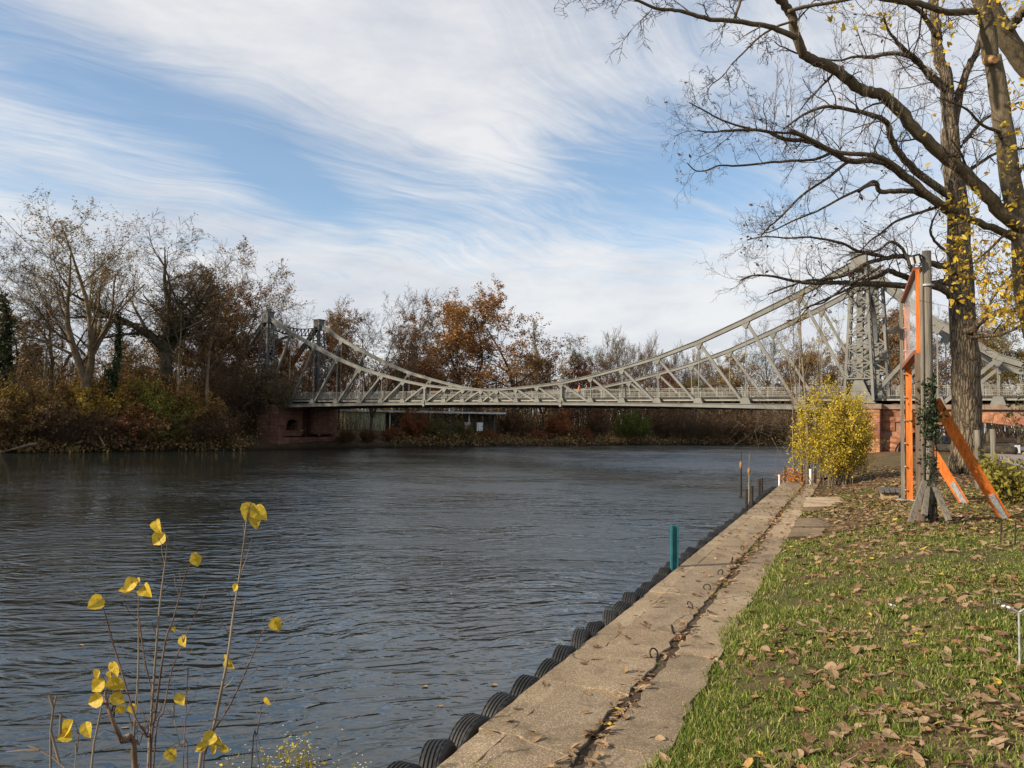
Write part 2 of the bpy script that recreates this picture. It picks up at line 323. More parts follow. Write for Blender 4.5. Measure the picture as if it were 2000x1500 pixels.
# water: dark river with wind ripples
def water_mat():
    m_ = bpy.data.materials.new('river water'); m_.use_nodes = True; t = NT(m_.node_tree)
    pos = t.n('ShaderNodeNewGeometry').outputs['Position']
    wv = t.n('ShaderNodeTexNoise', {'Vector': pos, 'Scale': .12, 'Detail': 2.0}).outputs[1]
    p2 = t.vm('ADD', pos, t.n('ShaderNodeVectorMath', {0: wv, 3: 3.0}, operation='SCALE').outputs[0])
    p3 = t.vm('ADD', pos, t.n('ShaderNodeVectorMath', {0: t.n('ShaderNodeTexNoise', {'Vector': pos, 'Scale': .9, 'Detail': 2.0}).outputs[1], 3: .9}, operation='SCALE').outputs[0])
    a = t.noise(t.map(t.map(p2, rot=(0, 0, math.radians(-14))), (.8, 1.9, 1)), 1.25, 2, .45, .7)
    b = t.noise(t.map(t.map(p3, rot=(0, 0, math.radians(28))), (.9, 1.5, 1)), 2.7, 2, .45, .8)
    c = t.noise(t.map(pos, (.6, 1.2, 1), (0, 0, .2)), .45, 2, .5, .3)
    patch = t.n('ShaderNodeMapRange', {0: t.noise(t.map(pos, (.5, 1, 1), (0, 0, .15)), .085, 4, .6, .4), 1: .36, 2: .66, 3: .5, 4: 1.25}).outputs[0]
    rid = t.m('ABSOLUTE', t.m('SUBTRACT', a, .5))
    h = t.m('ADD', t.m('ADD', t.m('MULTIPLY', rid, -.0), t.m('MULTIPLY', b, .019)), t.m('ADD', t.m('MULTIPLY', c, .05), t.m('MULTIPLY', a, .075)))
    sp_ = t.n('ShaderNodeSeparateXYZ', {0: t.vm('ADD', pos, t.n('ShaderNodeVectorMath', {0: t.n('ShaderNodeTexNoise', {'Vector': pos, 'Scale': .05, 'Detail': 3.0}).outputs[1], 3: 30.0}, operation='SCALE').outputs[0])})
    wind = t.m('MULTIPLY', t.n('ShaderNodeMapRange', {0: sp_.outputs[0], 1: -12.0, 2: 18.0, 3: 0.0, 4: 1.0}, interpolation_type='SMOOTHSTEP').outputs[0],
               t.n('ShaderNodeMapRange', {0: sp_.outputs[1], 1: 19.0, 2: 42.0, 3: 0.0, 4: 1.0}, interpolation_type='SMOOTHSTEP').outputs[0])
    h = t.m('MULTIPLY', h, t.m('ADD', patch, t.m('MULTIPLY', wind, 1.0)))
    bn = t.n('ShaderNodeBump', {'Height': h, 'Strength': 1.0, 'Distance': 1.0})
    pb = t.n('ShaderNodeBsdfPrincipled', {'Base Color': (.014, .018, .016, 1), 'Roughness': t.m('MULTIPLY_ADD', t.m('MULTIPLY', wind, t.n('ShaderNodeMapRange', {0: t.m('ADD', t.m('MULTIPLY', patch, .35), t.noise(t.map(p2, (.55, 2.4, 1), (0, 0, math.radians(12))), .55, 4, .6, .5)), 1: .62, 2: .98, 3: .08, 4: 1.25}).outputs[0]), .36, .02), 'IOR': 1.75, 'Normal': bn.outputs[0], 'Specular IOR Level': .5})
    t.t.links.new(pb.outputs[0], t.n('ShaderNodeOutputMaterial').inputs[0])
    return m_
M_WATER = water_mat()

# ------------------------------------------------------------------ setting: water, lawn side, far bank
ZW, ZQ = -4.2, -2.45
Q0 = Vector((-.12, 6.41)); QU = Vector((.4087, .9127)); QR = Vector((.9127, -.4087))
def qp(p, q, z=ZQ): v = Q0+QU*p+QR*q; return Vector((v.x, v.y, z))
def to_pq(x, y): d = Vector((x, y))-Q0; return d.dot(QU), d.dot(QR)
def sstep(a, b, x): t = np.clip((x-a)/(b-a), 0, 1); return t*t*(3-2*t)
def wob(x, y, k=1.0): return (np.sin(x*1.7*k+y*.9*k)+np.sin(x*.6*k-y*2.1*k+1.3)+np.sin(x*3.1*k+y*2.6*k+.5)*.5)/2.5
PEND = 32.4
me = MB().add([(-500, -60, ZW), (500, -60, ZW), (500, 420, ZW), (-500, 420, ZW)], [(0, 1, 2, 3)]).mesh('river', M_WATER)
tag(link('river', me), kind='structure')
me = MB().add([(-500, -60, ZW-2.6), (500, -60, ZW-2.6), (500, 420, ZW-2.6), (-500, 420, ZW-2.6)], [(0, 1, 2, 3)]).mesh('river_bed', M_SOIL)
tag(link('river_bed', me), kind='structure')

def lawn_h(p, q):
    """height of the right bank"""
    h = ZQ-.02+.50*sstep(1.35, 4.2, q)+.03*wob(p, q)+.012*wob(p*3, q*3)
    h = h+.10*sstep(1.35, 1.9, q)*(1-sstep(8, 14, p))
    return h
qs = np.concatenate([np.arange(1.40, 3, .12), np.arange(3, 8, .3), np.arange(8, 20, 1.), np.array([20, 24, 30, 40, 55, 75, 100, 150, 220.])])
ps = np.concatenate([np.arange(-12, 14, .2), np.arange(14, PEND, .5), [PEND]])
def grid_mesh(name, P, mat, smooth=True):
    a, b = P.shape[:2]; idx = np.arange(a*b).reshape(a, b)
    f = np.stack([idx[:-1, :-1], idx[:-1, 1:], idx[1:, 1:], idx[1:, :-1]], -1).reshape(-1, 4)
    return fast_mesh(name, P.reshape(-1, 3), [f], mat, smooth)
pp, qq = np.meshgrid(ps, qs, indexing='ij')
q_edge = 1.41+.10*wob(pp*1.7, 0*pp)+.04*wob(pp*7, 0*pp)
qe = np.where(qq < 1.75, q_edge+(qq-1.40)*np.clip((1.75-q_edge)/.35, .2, 2), qq)
P = np.stack([Q0.x+QU.x*pp+QR.x*qe, Q0.y+QU.y*pp+QR.y*qe, lawn_h(pp, qe)], -1)
lawn = tag(link('lawn', grid_mesh('lawn', P[:, ::-1], M_LAWN)), kind='structure')
# bank beyond the quay, under and past the bridge
bl = [(PEND, 0), (36, .2), (44, 1.6), (55, 2.5)]
bpts = [qp(a, b) for a, b in bl]+[Vector((26.4, 63.4, 0)), Vector((33, 74, 0)), Vector((52, 98, 0)), Vector((85, 125, 0)), Vector((140, 165, 0)), Vector((240, 230, 0))]
rows = []
for i in range(len(bpts)-1):
    n_ = 10
    for k in range(n_ + (i == len(bpts)-2)): rows.append(bpts[i].lerp(bpts[i+1], k/n_))
oq = np.array([-2.2, -1.2, -.5, 0, .5, 1.2, 2, 3, 4.5, 7, 10, 14, 20, 28, 40, 60, 90, 150, 260])
rx = np.array([r.x for r in rows])[:, None]; ry = np.array([r.y for r in rows])[:, None]
X = rx+QR.x*oq; Y = ry+QR.y*oq
Z = -5.2+2.75*sstep(-2.2, .4, oq)[None, :]+.5*sstep(.4, 5, oq)[None, :]+.05*wob(X*.5, Y*.5)
tag(link('park_ground', grid_mesh('park_ground', np.stack([X, Y, Z], -1)[:, ::-1], M_LAWN)), kind='structure')
# far bank
fb = [(-240, -120), (-110, 25), (-72, 68), (-55, 82), (-43.5, 92), (-36, 98), (-28, 103.6), (-16, 118), (9.3, 138), (31, 153), (49, 161), (62, 165), (90, 182), (140, 215), (240, 270)]
rows = []
for i in range(len(fb)-1):
    a, b = Vector(fb[i]), Vector(fb[i+1])
    for k in range(8+(i == len(fb)-2)): rows.append(a.lerp(b, k/8))
rx = np.array([r.x for r in rows])[:, None]; ry = np.array([r.y for r in rows])[:, None]
inl = Vector((-.45, .89)); oq = np.array([-2, -.8, 0, .6, 1.5, 3, 5, 8, 12, 18, 28, 45, 80, 150, 300])
sh = .5*wob(rx*.7, ry*.7)
X = rx+inl.x*(oq+sh); Y = ry+inl.y*(oq+sh)
Z = -5.4+1.9*sstep(-2, 1.0, oq)[None, :]+1.7*sstep(.8, 9, oq)[None, :]+.15*wob(X*.3, Y*.3)
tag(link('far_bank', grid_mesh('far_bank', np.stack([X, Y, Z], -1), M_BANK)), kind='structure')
def bank_pt(px, inland, z=None):
    """ground point on the far bank seen at photo column px, some metres behind the water line"""
    for i in range(len(fb)-1):
        a, b = Vector(fb[i])+inl*inland, Vector(fb[i+1])+inl*inland
        for k in range(40):
            c = a.lerp(b, k/40)
            if c.y > 5:
                v = c.x/c.y*F+1000
                if v >= px: 
                    zz = -5.4+1.9*float(sstep(-2, 1.0, inland))+1.7*float(sstep(.8, 9, inland))
                    return Vector((c.x, c.y, zz))
# path past the arch and worn path on the lawn
mb = MB()
pth = [(9.5, 11.5), (13, 16), (18.5, 24.5), (23.5, 31), (30.5, 44), (36, 56), (42, 66), (52, 78), (70, 92)]
wd = [1.6, 1.7, 1.8, 1.9, 2., 2., 2., 2., 2.]
vs = []
for i, (x, y) in enumerate(pth[2:]):
    p, q = to_pq(x, y)
    for k in (-1, 1):
        xx, yy = x+k*wd[i]*.93*.9, y-k*wd[i]*.4*.9
        vs.append((xx, yy, -1.90))
mb.add(vs, [(2*i, 2*i+1, 2*i+3, 2*i+2) for i in range(len(vs)//2-1)])
tag(mb.build('path', M_PATH), kind='structure')

# ------------------------------------------------------------------ quay: wall body, slabs, gutter
quay = MB()
quay.box(qp(12, .72, -3.85), Vector((QU.x, QU.y, 0))*20.6, Vector((QR.x, QR.y, 0))*.69, (0, 0, 1.30))
quay = tag(quay.build('quay', M_QWALL), kind='structure')
mb = MB(); mb.box(qp(12, .93, ZQ-.045), Vector((QU.x, QU.y, 0))*20.3, Vector((QR.x, QR.y, 0))*.12, (0, 0, .02)); mb.build('gutter_bed', M_SOIL, quay)
def slab(p0, p1, q0, q1, z, name='slab', jit=.012, tint=1.0, tilt=0.0, g=None):
    r = random.Random(int((p0*77+q0*991)*100)); out = []
    def edge(a, b, n):
        for k in range(n):
            t = k/n; j = jit if 0 < k else jit*.6
            out.append((a[0]+(b[0]-a[0])*t+r.uniform(-j, j), a[1]+(b[1]-a[1])*t+r.uniform(-j, j)))
    nl = max(3, int((p1-p0)/.16))
    f0, f1 = (g if g else (0, 0))
    edge((p0, q0), (p1, q0), nl); edge((p1, q0), (p1+f1, q1), 5); edge((p1+f1, q1), (p0+f0, q1), nl); edge((p0+f0, q1), (p0, q0), 5)
    pc, qc = (p0+p1)/2, (q0+q1)/2
    n = len(out); b = .005
    top = []; rim = []; bot = []
    for (p, q) in out:
        dz_ = tilt*(q-qc)+r.uniform(-.002, .002)
        d = math.hypot(p-pc, q-qc); s_ = 1-b/max(d, .05)
        top.append(qp(pc+(p-pc)*s_, qc+(q-qc)*s_, z+dz_)); rim.append(qp(p, q, z+dz_-b)); bot.append(qp(p, q, z-.14))
    fs = [tuple(range(n))[::-1]]+[(i, (i+1) % n, n+(i+1) % n, n+i)[::-1] for i in range(n)]+[(n+i, n+(i+1) % n, 2*n+(i+1) % n, 2*n+i)[::-1] for i in range(n)]
    o = MB().add(top+rim+bot, fs).build(name, M_CONC, quay)
    o.color = (tint, tint, tint, 1)
    return o
r = random.Random(3)
p = -1.55
while p < PEND:
    L = r.uniform(1.5, 2.3) if p > 0 else 1.3
    sk = r.uniform(-.18, .18) if p < 6 else r.uniform(-.05, .05)
    slab(p+.006, p+L-.006, 0+(.03 if p < -1.2 else 0), .2485, ZQ+r.uniform(-.012, .004), 'coping_slab', .006, r.uniform(.92, 1.1), .02)
    slab(p+.006, p+L-.006, .2495, .862+r.uniform(-.035, .03), ZQ+r.uniform(-.006, .004), 'slab', .028 if p < 5 else .013, r.uniform(.88, 1.1), -.02, (sk, sk))
    p += L
p = -2.3
while p < PEND:
    L = r.uniform(1.3, 2.6)
    sk = r.uniform(-.15, .15)
    slab(p+.012, p+L-.012, .985+r.uniform(-.03, .035), 1.45, ZQ+.008+r.uniform(-.008, .008), 'slab', .034 if p < 6 else .022, r.uniform(.85, 1.12) if not 11 < p < 17 else 1.3, .03, (sk, sk))
    p += L
slab(-2.3, -1.58, .30, .86, ZQ-.05, 'slab', .04, .95, .05)
# flagstones and the big pale plate beside the quay
def plate(pts, z, th, name, tint, lab=None):
    mb = MB(); mb.prism([(x.x, x.y, z) for x in pts], (0, 0, th)); o = mb.build(name, M_CONC); o.color = (tint, tint*.98, tint*.95, 1)
    return o
o = plate([atz(1568, 992, -2.32), atz(1690, 990, -2.32), atz(1672, 972, -2.32), atz(1574, 973, -2.32)], -2.42, .13, 'concrete_plate', 1.9)
tag(o, 'pale flat concrete plate lying beside the far quay path, left of the bench', 'concrete plate')
o = plate([atz(1538, 1050, -2.38), atz(1600, 1047, -2.36), atz(1612, 1031, -2.36), atz(1549, 1032, -2.38)], -2.45, .09, 'paving_slab', .8)
tag(o, 'brownish paving slab at the lawn edge nearest the pale quay section', 'paving slab')
o = plate([atz(1550, 1029, -2.36), atz(1660, 1027, -2.34), atz(1640, 1012, -2.34), atz(1560, 1012, -2.36)], -2.44, .09, 'paving_slab', .72)
tag(o, 'leaf covered paving slab between the pale concrete plate and lawn', 'paving slab')

# ------------------------------------------------------------------ tyres along the quay wall
def tyre_mesh():
    prof = [(.15, -.075), (.17, -.092), (.235, -.10), (.262, -.088)]
    for a, b in ((-.070, -.062), (-.036, -.028), (-.004, .004), (.028, .036), (.062, .070)):
        prof += [(.276, a-.004), (.266, a), (.266, b), (.276, b+.004)]
    prof += [(.262, .088), (.235, .10), (.17, .092), (.15, .075), (.16, 0)]
    n = 48; k = len(prof); V = []; Fc = []
    for i in range(n):
        t = 2*math.pi*i/n
        for rr, y in prof:
            if rr > .27 and i % 2 and abs(y) > .04: rr -= .006
            V.append((rr*math.cos(t), y, rr*math.sin(t)))
    for i in range(n):
        for j in range(k): Fc.append((i*k+j, i*k+(j+1) % k, ((i+1) % n)*k+(j+1) % k, ((i+1) % n)*k+j))
    return MB().add(V, Fc).mesh('tyre', M_RUBBER)
TY = tyre_mesh()
NUM = 0
ORD = ['first', 'second', 'third', 'fourth', 'fifth', 'sixth', 'seventh', 'eighth', 'ninth', 'tenth', 'eleventh', 'twelfth', 'thirteenth', 'fourteenth', 'fifteenth', 'sixteenth', 'seventeenth', 'eighteenth', 'nineteenth', 'twentieth',
       'twenty-first', 'twenty-second', 'twenty-third', 'twenty-fourth', 'twenty-fifth', 'twenty-sixth', 'twenty-seventh', 'twenty-eighth', 'twenty-ninth', 'thirtieth', 'thirty-first', 'thirty-second', 'thirty-third', 'thirty-fourth', 'thirty-fifth'] + ['farther']*20
ang = math.atan2(QU.y, QU.x)
pl = []; p = -1.75
r = random.Random(11)
while p < 27: pl.append(p); p += r.uniform(.50, .60) if p < 9 else r.uniform(.55, .75)
TEALP = 7.35
before = [p for p in pl if p < TEALP]; after = [p for p in pl if p >= TEALP]
for i, p in enumerate(pl):
    s_ = r.uniform(.90, 1.05)
    o = link('tyre', TY, None, qp(p, -.125*s_-.01, ZQ-.222*s_+r.uniform(-.06, .015)), (r.uniform(-.12, .18), r.uniform(0, 6), ang+r.uniform(-.22, .22)), (s_, s_, s_))
    o.rotation_mode = 'YXZ'
    k = before[::-1].index(p) if p < TEALP else after.index(p)
    lab = '%s black tyre fender counted from the teal post towards the %s' % (ORD[k], 'camera' if p < TEALP else 'bridge')
    if i == 0: lab = 'nearest black tyre fender, cut by the bottom picture edge among weeds'
    tag(o, lab, 'tyre', 'old tyres hung along the quay wall')
# ------------------------------------------------------------------ bridge
BE = Vector((math.cos(-.5837), math.sin(-.5837), 0)); BN = Vector((-BE.y, BE.x, 0)); BC = Vector((-2.538, 84.995, 0)); SEP = 9.41
def B(s, t, z): return BC+BE*s+BN*t+Vector((0, 0, z))
SK = [38.28, 33.3611, 28.6586, 24.2223, 20.0833, 16.3162, 12.7789, 9.3339, 6.3665, 3.6623, 1.096]
ZK = [14.1, 11.6569, 9.6094, 7.8177, 6.4584, 5.5198, 4.7387, 4.1393, 3.8461, 3.6414, 3.513]
SS = [-x for x in SK]+SK[::-1]; ZZ = ZK+ZK[::-1]           # 22 node positions along the main span
ZD = 2.55
UP = Vector((0, 0, 1))
bridge = thing('suspension_bridge', 'grey green riveted steel suspension bridge spanning the river on red stone piers', 'bridge', B(0, 0, 0))
def bc_top(s): return ZD-.46-.24*min(1, (s/35)**2)
def bc_h(s): return .24+.21*min(1, (s/35)**2)
def chord_h(s): return .22+.36*(min(abs(s), 40)/38)**1.3
SIDE = [(38.28, 14.1), (43.99, 8.45), (48.05, 5.6), (53.0, 3.7), (58.0, 2.7)]
for t in (0, SEP):
    pts = [(SS[i], ZZ[i]) for i in range(22)]
    for i in range(21):
        (s0, z0), (s1, z1) = pts[i], pts[i+1]; mb = MB()
        a, b = B(s0, t, z0), B(s1, t, z1); h0, h1 = chord_h(s0), chord_h(s1)
        mb.beam(a, b, .28, h0*.8, BN, h1*.8)
        d = (b-a).normalized(); up = d.cross(BN).normalized(); up = up if up.z > 0 else -up
        mb.beam(a+up*h0*.44, b+up*h1*.44, .44, .05, BN); mb.beam(a-up*h0*.44, b-up*h1*.44, .44, .05, BN)
        mb.build('chain_segment', M_STEEL, bridge)
    for sg in (-1, 1):
        for i in range(len(SIDE)-1):
            (s0, z0), (s1, z1) = SIDE[i], SIDE[i+1]; mb = MB()
            a, b = B(sg*s0, t, z0), B(sg*s1, t, z1); h = .62-.06*i
            mb.beam(a, b, .30, h*.8, BN); d = (b-a).normalized(); up = d.cross(BN).normalized(); up = up if up.z > 0 else -up
            mb.beam(a+up*h*.44, b+up*h*.44, .50, .06, BN); mb.beam(a-up*h*.44, b-up*h*.44, .50, .06, BN)
            mb.build('chain_segment', M_STEEL, bridge)
    def top_gusset(s, z, sg, h):
        w_ = .26+.30*h; mb = MB(); zt = z-h*.35
        poly = [B(s-w_*(1.1 if sg > 0 else .9), t-.19, zt+.02-(sg > 0)*.12), B(s-.1, t-.19, zt-.62*h-.28), B(s+.1, t-.19, zt-.62*h-.28), B(s+w_*(.9 if sg > 0 else 1.1), t-.19, zt+.02-(sg < 0)*.12)]
        mb.prism(poly, BN*.38); mb.build('gusset_plate', M_STEEL, bridge)
    def bot_gusset(s, sg):
        mb = MB(); z0 = bc_top(s)-.02; k = .8+.5*min(1, abs(s)/35)
        poly = [B(s-.42*k, t-.21, z0), B(s+.42*k, t-.21, z0), B(s+.24*k, t-.21, ZD-.02), B(s-.24*k, t-.21, ZD-.02)]
        mb.prism(poly, BN*.42); mb.build('gusset_plate', M_STEEL, bridge)
    for i in range(1, 21):
        s, z = SS[i], ZZ[i]; sg = 1 if s > 0 else -1; h = chord_h(s)
        top_gusset(s, z, sg, h); bot_gusset(s, sg)
        if i in (7, 14):
            mb = MB(); mb.beam(B(s, t-.02, bc_top(s)-.45), B(s, t-.02, z-.1),   .26, .26, BN)
            for zz in (ZD-.35, ZD-.75): mb.tube([B(s, t-.32, zz), B(s, t+.1, zz)], .17, 10)
            mb.build('post', M_STEEL, bridge)
        else:
            mb = MB(); mb.beam(B(s, t, ZD-.3), B(s, t, z-.2), .075, .075, BN); mb.build('hanger', M_STEEL, bridge)
        # diagonal toward the tower
        tg = [i-1] if i <= 9 else ([i+1] if i >= 12 else [9, 11] if i == 10 else [10, 12])
        for j in tg:
            sj = SS[j]; zb = (bc_top(sj)+.12) if 0 < j < 21 else ZD-.1
            dw = .16+.11*abs(s)/38
            mb = MB(); mb.beam(B(s+(.12 if j > i else -.12), t, z-h*.5), B(sj-(.25 if j > i else -.25), t, zb), .26, dw, BN); mb.build('diagonal', M_STEEL, bridge)
    for sg in (-1, 1):
        for k, (s, z) in enumerate(SIDE[1:3]):
            top_gusset(sg*s, z, -sg, .6-.1*k); bot_gusset(sg*s, -sg)
            mb = MB(); mb.beam(B(sg*s, t, ZD-.3), B(sg*s, t, z-.2), .10, .10, BN); mb.build('hanger', M_STEEL, bridge)
            sp = SIDE[k][0]+(.9 if k == 0 else .2)
            mb = MB(); mb.beam(B(sg*(s-.1), t, z-.3), B(sg*sp, t, bc_top(35) if k else ZD), .26, .30, BN); mb.build('diagonal', M_STEEL, bridge)
    # bottom chord in lengths between nodes
    bn_ = [-35.2]+[SS[i] for i in range(1, 21)]+[35.2]
    for a, b in zip(bn_[:-1], bn_[1:]):
        mb = MB(); mb.beam(B(a, t, bc_top(a)-bc_h(a)/2), B(b, t, bc_top(b)-bc_h(b)/2), .34, bc_h(a), BN, bc_h(b))
        mb.beam(B(a, t, bc_top(a)+.02), B(b, t, bc_top(b)+.02), .50, .05, BN)
        mb.build('bottom_chord', M_STEEL, bridge)
mb = MB(); mb.beam(B(-58, SEP/2, ZD-.2), B(58, SEP/2, ZD-.2), SEP-.5, .16, BN); mb.build('deck', M_DECK, bridge)
for t, sgn in ((-.16, 1), (SEP+.16, -1)):
    mb = MB(); mb.beam(B(-58, t+sgn*.36, ZD-.02), B(58, t+sgn*.36, ZD-.02), .40, .09, BN); mb.build('kerb', M_DARK, bridge)
    mb = MB(); mb.beam(B(-58, t+sgn*.42, ZD-.21), B(58, t+sgn*.42, ZD-.21), .14, .22, BN); mb.build('edge_beam', M_RAIL, bridge)
for s in SS[1:21]+[44, 48, -44, -48]+[(SS[i]+SS[i+1])/2 for i in range(21)]:
    mb = MB(); mb.beam(B(s, .2, bc_top(s)-.12), B(s, SEP-.2, bc_top(s)-.12), .22, .55, BE); mb.build('cross_girder', M_DARK, bridge)
for t in (2.2, 4.7, 7.2):
    mb = MB(); mb.beam(B(-36, t, ZD-.45), B(36, t, ZD-.45), .2, .35, BN); mb.build('stringer', M_DARK, bridge)
# railings: one panel mesh per side shared by all panels
def rail_mesh(L):
    mb = MB(); X_, Y_ = Vector((1, 0, 0)), Vector((0, 1, 0))
    for z, hh in ((.10, .035), (.72, .035), (.86, .05)): mb.beam((0, 0, z), (L, 0, z), .045, hh, Y_)
    n = int(L/.125)
    for k in range(1, n): mb.beam((L*k/n, 0, .06), (L*k/n, 0, .72 if k % 2 else .86), .022, .022, Y_)
    mb.beam((0, 0, 0), (0, 0, 1.0), .06, .06, Y_)
    pts = [(.22*math.cos(a)+.30, 0, .86+.20*math.sin(a)) for a in np.linspace(0, math.pi, 9)]
    mb.tube(pts, .018, 4)
    mb.tube([(.30+.09*math.cos(a), 0, .94+.07*math.sin(a)) for a in np.linspace(0, 2*math.pi, 9)], .015, 4)
    mb.beam((.08, 0, .1), (.08, 0, .9), .03, .03, Y_); mb.beam((.52, 0, .1), (.52, 0, .9), .03, .03, Y_)
    for zc in (.32, .52): mb.tube([(.30+.10*math.cos(a), 0, zc+.09*math.sin(a)) for a in np.linspace(0, 2*math.pi, 9)], .014, 4)
    return mb.mesh('railing_panel', M_RAIL)
PL = 2.35
RM = rail_mesh(PL)
for t in (.32, SEP-.32):
    s = -56.4
    while s < 56:
        if abs(abs(s+PL/2)-38.28) > 0 :
            link('railing_panel', RM, bridge, B(s, t, ZD+.02)-org(bridge), (0, 0, math.atan2(BE.y, BE.x)))
        s += PL
# pylons
def pylon(sg, t):
    s0 = sg*38.28
    def leg(si, ti, z):
        k = 1-(z-2.9)/(13.3-2.9); return B(s0+si*(.56+.52*k), t+ti*(.50+.45*k), z)
    mb = MB()
    mb.box(B(s0, t, 14.05), BE*.60, BN*.55, UP*.75); mb.box(B(s0, t, 14.86), BE*.74, BN*.68, UP*.06); mb.box(B(s0, t, 13.34), BE*.66, BN*.6, UP*.05)
    py = mb.build('pylon', M_STEEL if sg > 0 else M_STEEL_SHADED, bridge)
    mt = M_STEEL if sg > 0 else M_STEEL_SHADED  # left towers get the copy with shade in its colour
    for si in (-1, 1):
        for ti in (-1, 1):
            mb = MB(); a, b = leg(si, ti, 2.2), leg(si, ti, 13.3)
            mb.beam(a, b, .20, .07, BE); mb.beam(a-BN*ti*.08, b-BN*ti*.08, .07, .20, BE); mb.build('leg', mt, py)
    mb = MB(); mb.beam(B(s0, t, 2.9), B(s0, t, 13.3), .52, .42, BE, .36, .40); mb.build('core_column', mt, py)
    zs = np.linspace(4.05, 13.0, 8)
    for i in range(7):
        z0, z1 = zs[i], zs[i+1]
        for face in ((-1, -1, 1, -1), (1, -1, 1, 1), (-1, 1, 1, 1), (-1, -1, -1, 1)):
            sa, ta, sb, tb = face
            sd = BE if ta != tb else BN
            mb = MB(); mb.beam(leg(sa, ta, z0), leg(sb, tb, z0), .10, .11, sd); mb.build('strut', mt, py)
            mb = MB(); mb.beam(leg(sa, ta, z0), leg(sb, tb, z1), .04, .10, sd); mb.build('brace', mt, py)
            off = sd*.045
            mb = MB(); mb.beam(leg(sb, tb, z0)+off, leg(sa, ta, z1)+off, .04, .10, sd); mb.build('brace', mt, py)
    # base plates
    mb = MB()
    for ti in (-1, 1):
        y = t+ti*.80
        mb.prism([B(s0-.28, y, 4.0), B(s0+.28, y, 4.0), B(s0+.72, y, 2.95), B(s0-.72, y, 2.95)][::ti], BN*(-ti*.2))
        mb.prism([B(s0-.74, y+ti*.01, 2.93), B(s0+.74, y+ti*.01, 2.93), B(s0+1.28, y+ti*.01, 1.98), B(s0-1.02, y+ti*.01, 1.98)][::ti], BN*(-ti*.22))
    mb.box(B(s0, t, 2.35), BE*.95, BN*.55, UP*.37)
    mb.build('foot_plate', mt, py)
    for si in (-1, 1):
        mb = MB(); mb.box(B(s0+si*1.0, t, 3.05), BE*.03, BN*.7, UP*.95); mb.build('side_plate', mt, py)
for sg in (-1, 1):
    for t in (0, SEP): pylon(sg, t)
    # portal between the two pylons: sagging lattice girder and an arch below
    s0 = sg*38.28; n = 12
    def zt(k): u = (k/n-.5)*2; return 13.05+.55*u*u
    mb = MB()
    for k in range(n):
        ya, yb = .6+(SEP-1.2)*k/n, .6+(SEP-1.2)*(k+1)/n
        mb.beam(B(s0, ya, zt(k)), B(s0, yb, zt(k+1)), .3, .14, BE); mb.beam(B(s0, ya, zt(k)-1.0), B(s0, yb, zt(k+1)-1.0), .3, .14, BE)
        mb.beam(B(s0, ya, zt(k)), B(s0, ya, zt(k)-1.0), .1, .1, BE); mb.beam(B(s0, ya, zt(k)-1.0), B(s0, yb, zt(k+1)), .08, .1, BE)
    mb.build('portal_girder', M_DARK if sg < 0 else M_STEEL_SHADED, bridge)
    mb = MB()
    pa = [(SEP/2-(SEP/2-.7)*math.cos(a), 8.2+3.7*math.sin(a)) for a in np.linspace(0, math.pi, 17)]
    for (y0, z0), (y1, z1) in zip(pa[:-1], pa[1:]): mb.beam(B(s0, y0, z0), B(s0, y1, z1), .4, .3, BE)
    mb.build('portal_arch', M_DARK if sg < 0 else M_STEEL_SHADED, bridge)

# ------------------------------------------------------------------ red stone abutment with arch on the right
ab = thing('stone_viaduct', 'red sandstone abutment with low arch carrying the bridge over the park path', 'viaduct', B(40, 0, -2))
AC, AH, AR = 46.5, 5.65, 2.62         # arch centre, half span, rise
ZS = -2.1
def intr(s): u = (s-AC)/AH; return ZS+AR*math.sqrt(max(0, 1-u*u))
T0 = -.15
poly = []
N = 28
mb = MB()
ss = np.linspace(AC-AH, AC+AH, N+1)
def wall_face(t0, t1):
    """solid wall with the arch cut out, front at t0, back at t1"""
    V = []; Fc = []
    cols = [39.6, 40.2]+list(ss)+[53.5, 60]
    for s in cols:
        zb = intr(s) if abs(s-AC) < AH-1e-6 else ZS-.6
        V += [B(s, t0, zb), B(s, t0, 1.5), B(s, t1, zb), B(s, t1, 1.5)]
    for i in range(len(cols)-1):
        a = 4*i; b = a+4
        Fc += [(a, b, b+1, a+1), (a+2, a+3, b+3, b+2), (a, a+2, b+2, b), (a+1, b+1, b+3, a+3)]
    return V, Fc
mb.add(*wall_face(T0+.12, SEP+.1)); mb.box(B(37.6, SEP/2, -.3), BE*2.15, BN*(SEP/2+.35), UP*1.8)
mb.build('core_wall', M_MORTAR, ab)
def rough_stone(mb, corners, depth, jit=.04, r=R):
    """stone: four front corners (counter-clockwise seen from the front), pushed out along -BN with a rough face"""
    c = [Vector(x) for x in corners]; n = -BN
    g = []
    for j in range(4):
        for i in range(4):
            u, v = i/3, j/3
            p_ = (c[0]*(1-u)+c[1]*u)*(1-v)+(c[3]*(1-u)+c[2]*u)*v
            inner = 0 < i < 3 and 0 < j < 3
            g.append(p_+n*(r.uniform(.02, .02+jit*1.6) if inner else r.uniform(-.012, .004)))
    vs = g+[x-n*depth for x in c]
    fs = [(j*4+i, j*4+i+1, j*4+i+5, j*4+i+4) for j in range(3) for i in range(3)]
    fs += [(0, 16, 17, 3, 2, 1), (3, 17, 18, 15, 11, 7), (15, 18, 19, 12, 13, 14), (12, 19, 16, 0, 4, 8)]
    mb.add(vs, fs); return mb
zc = [-2.45, -1.62, -.93, -.27, .42, .95, 1.5]
r = random.Random(4)
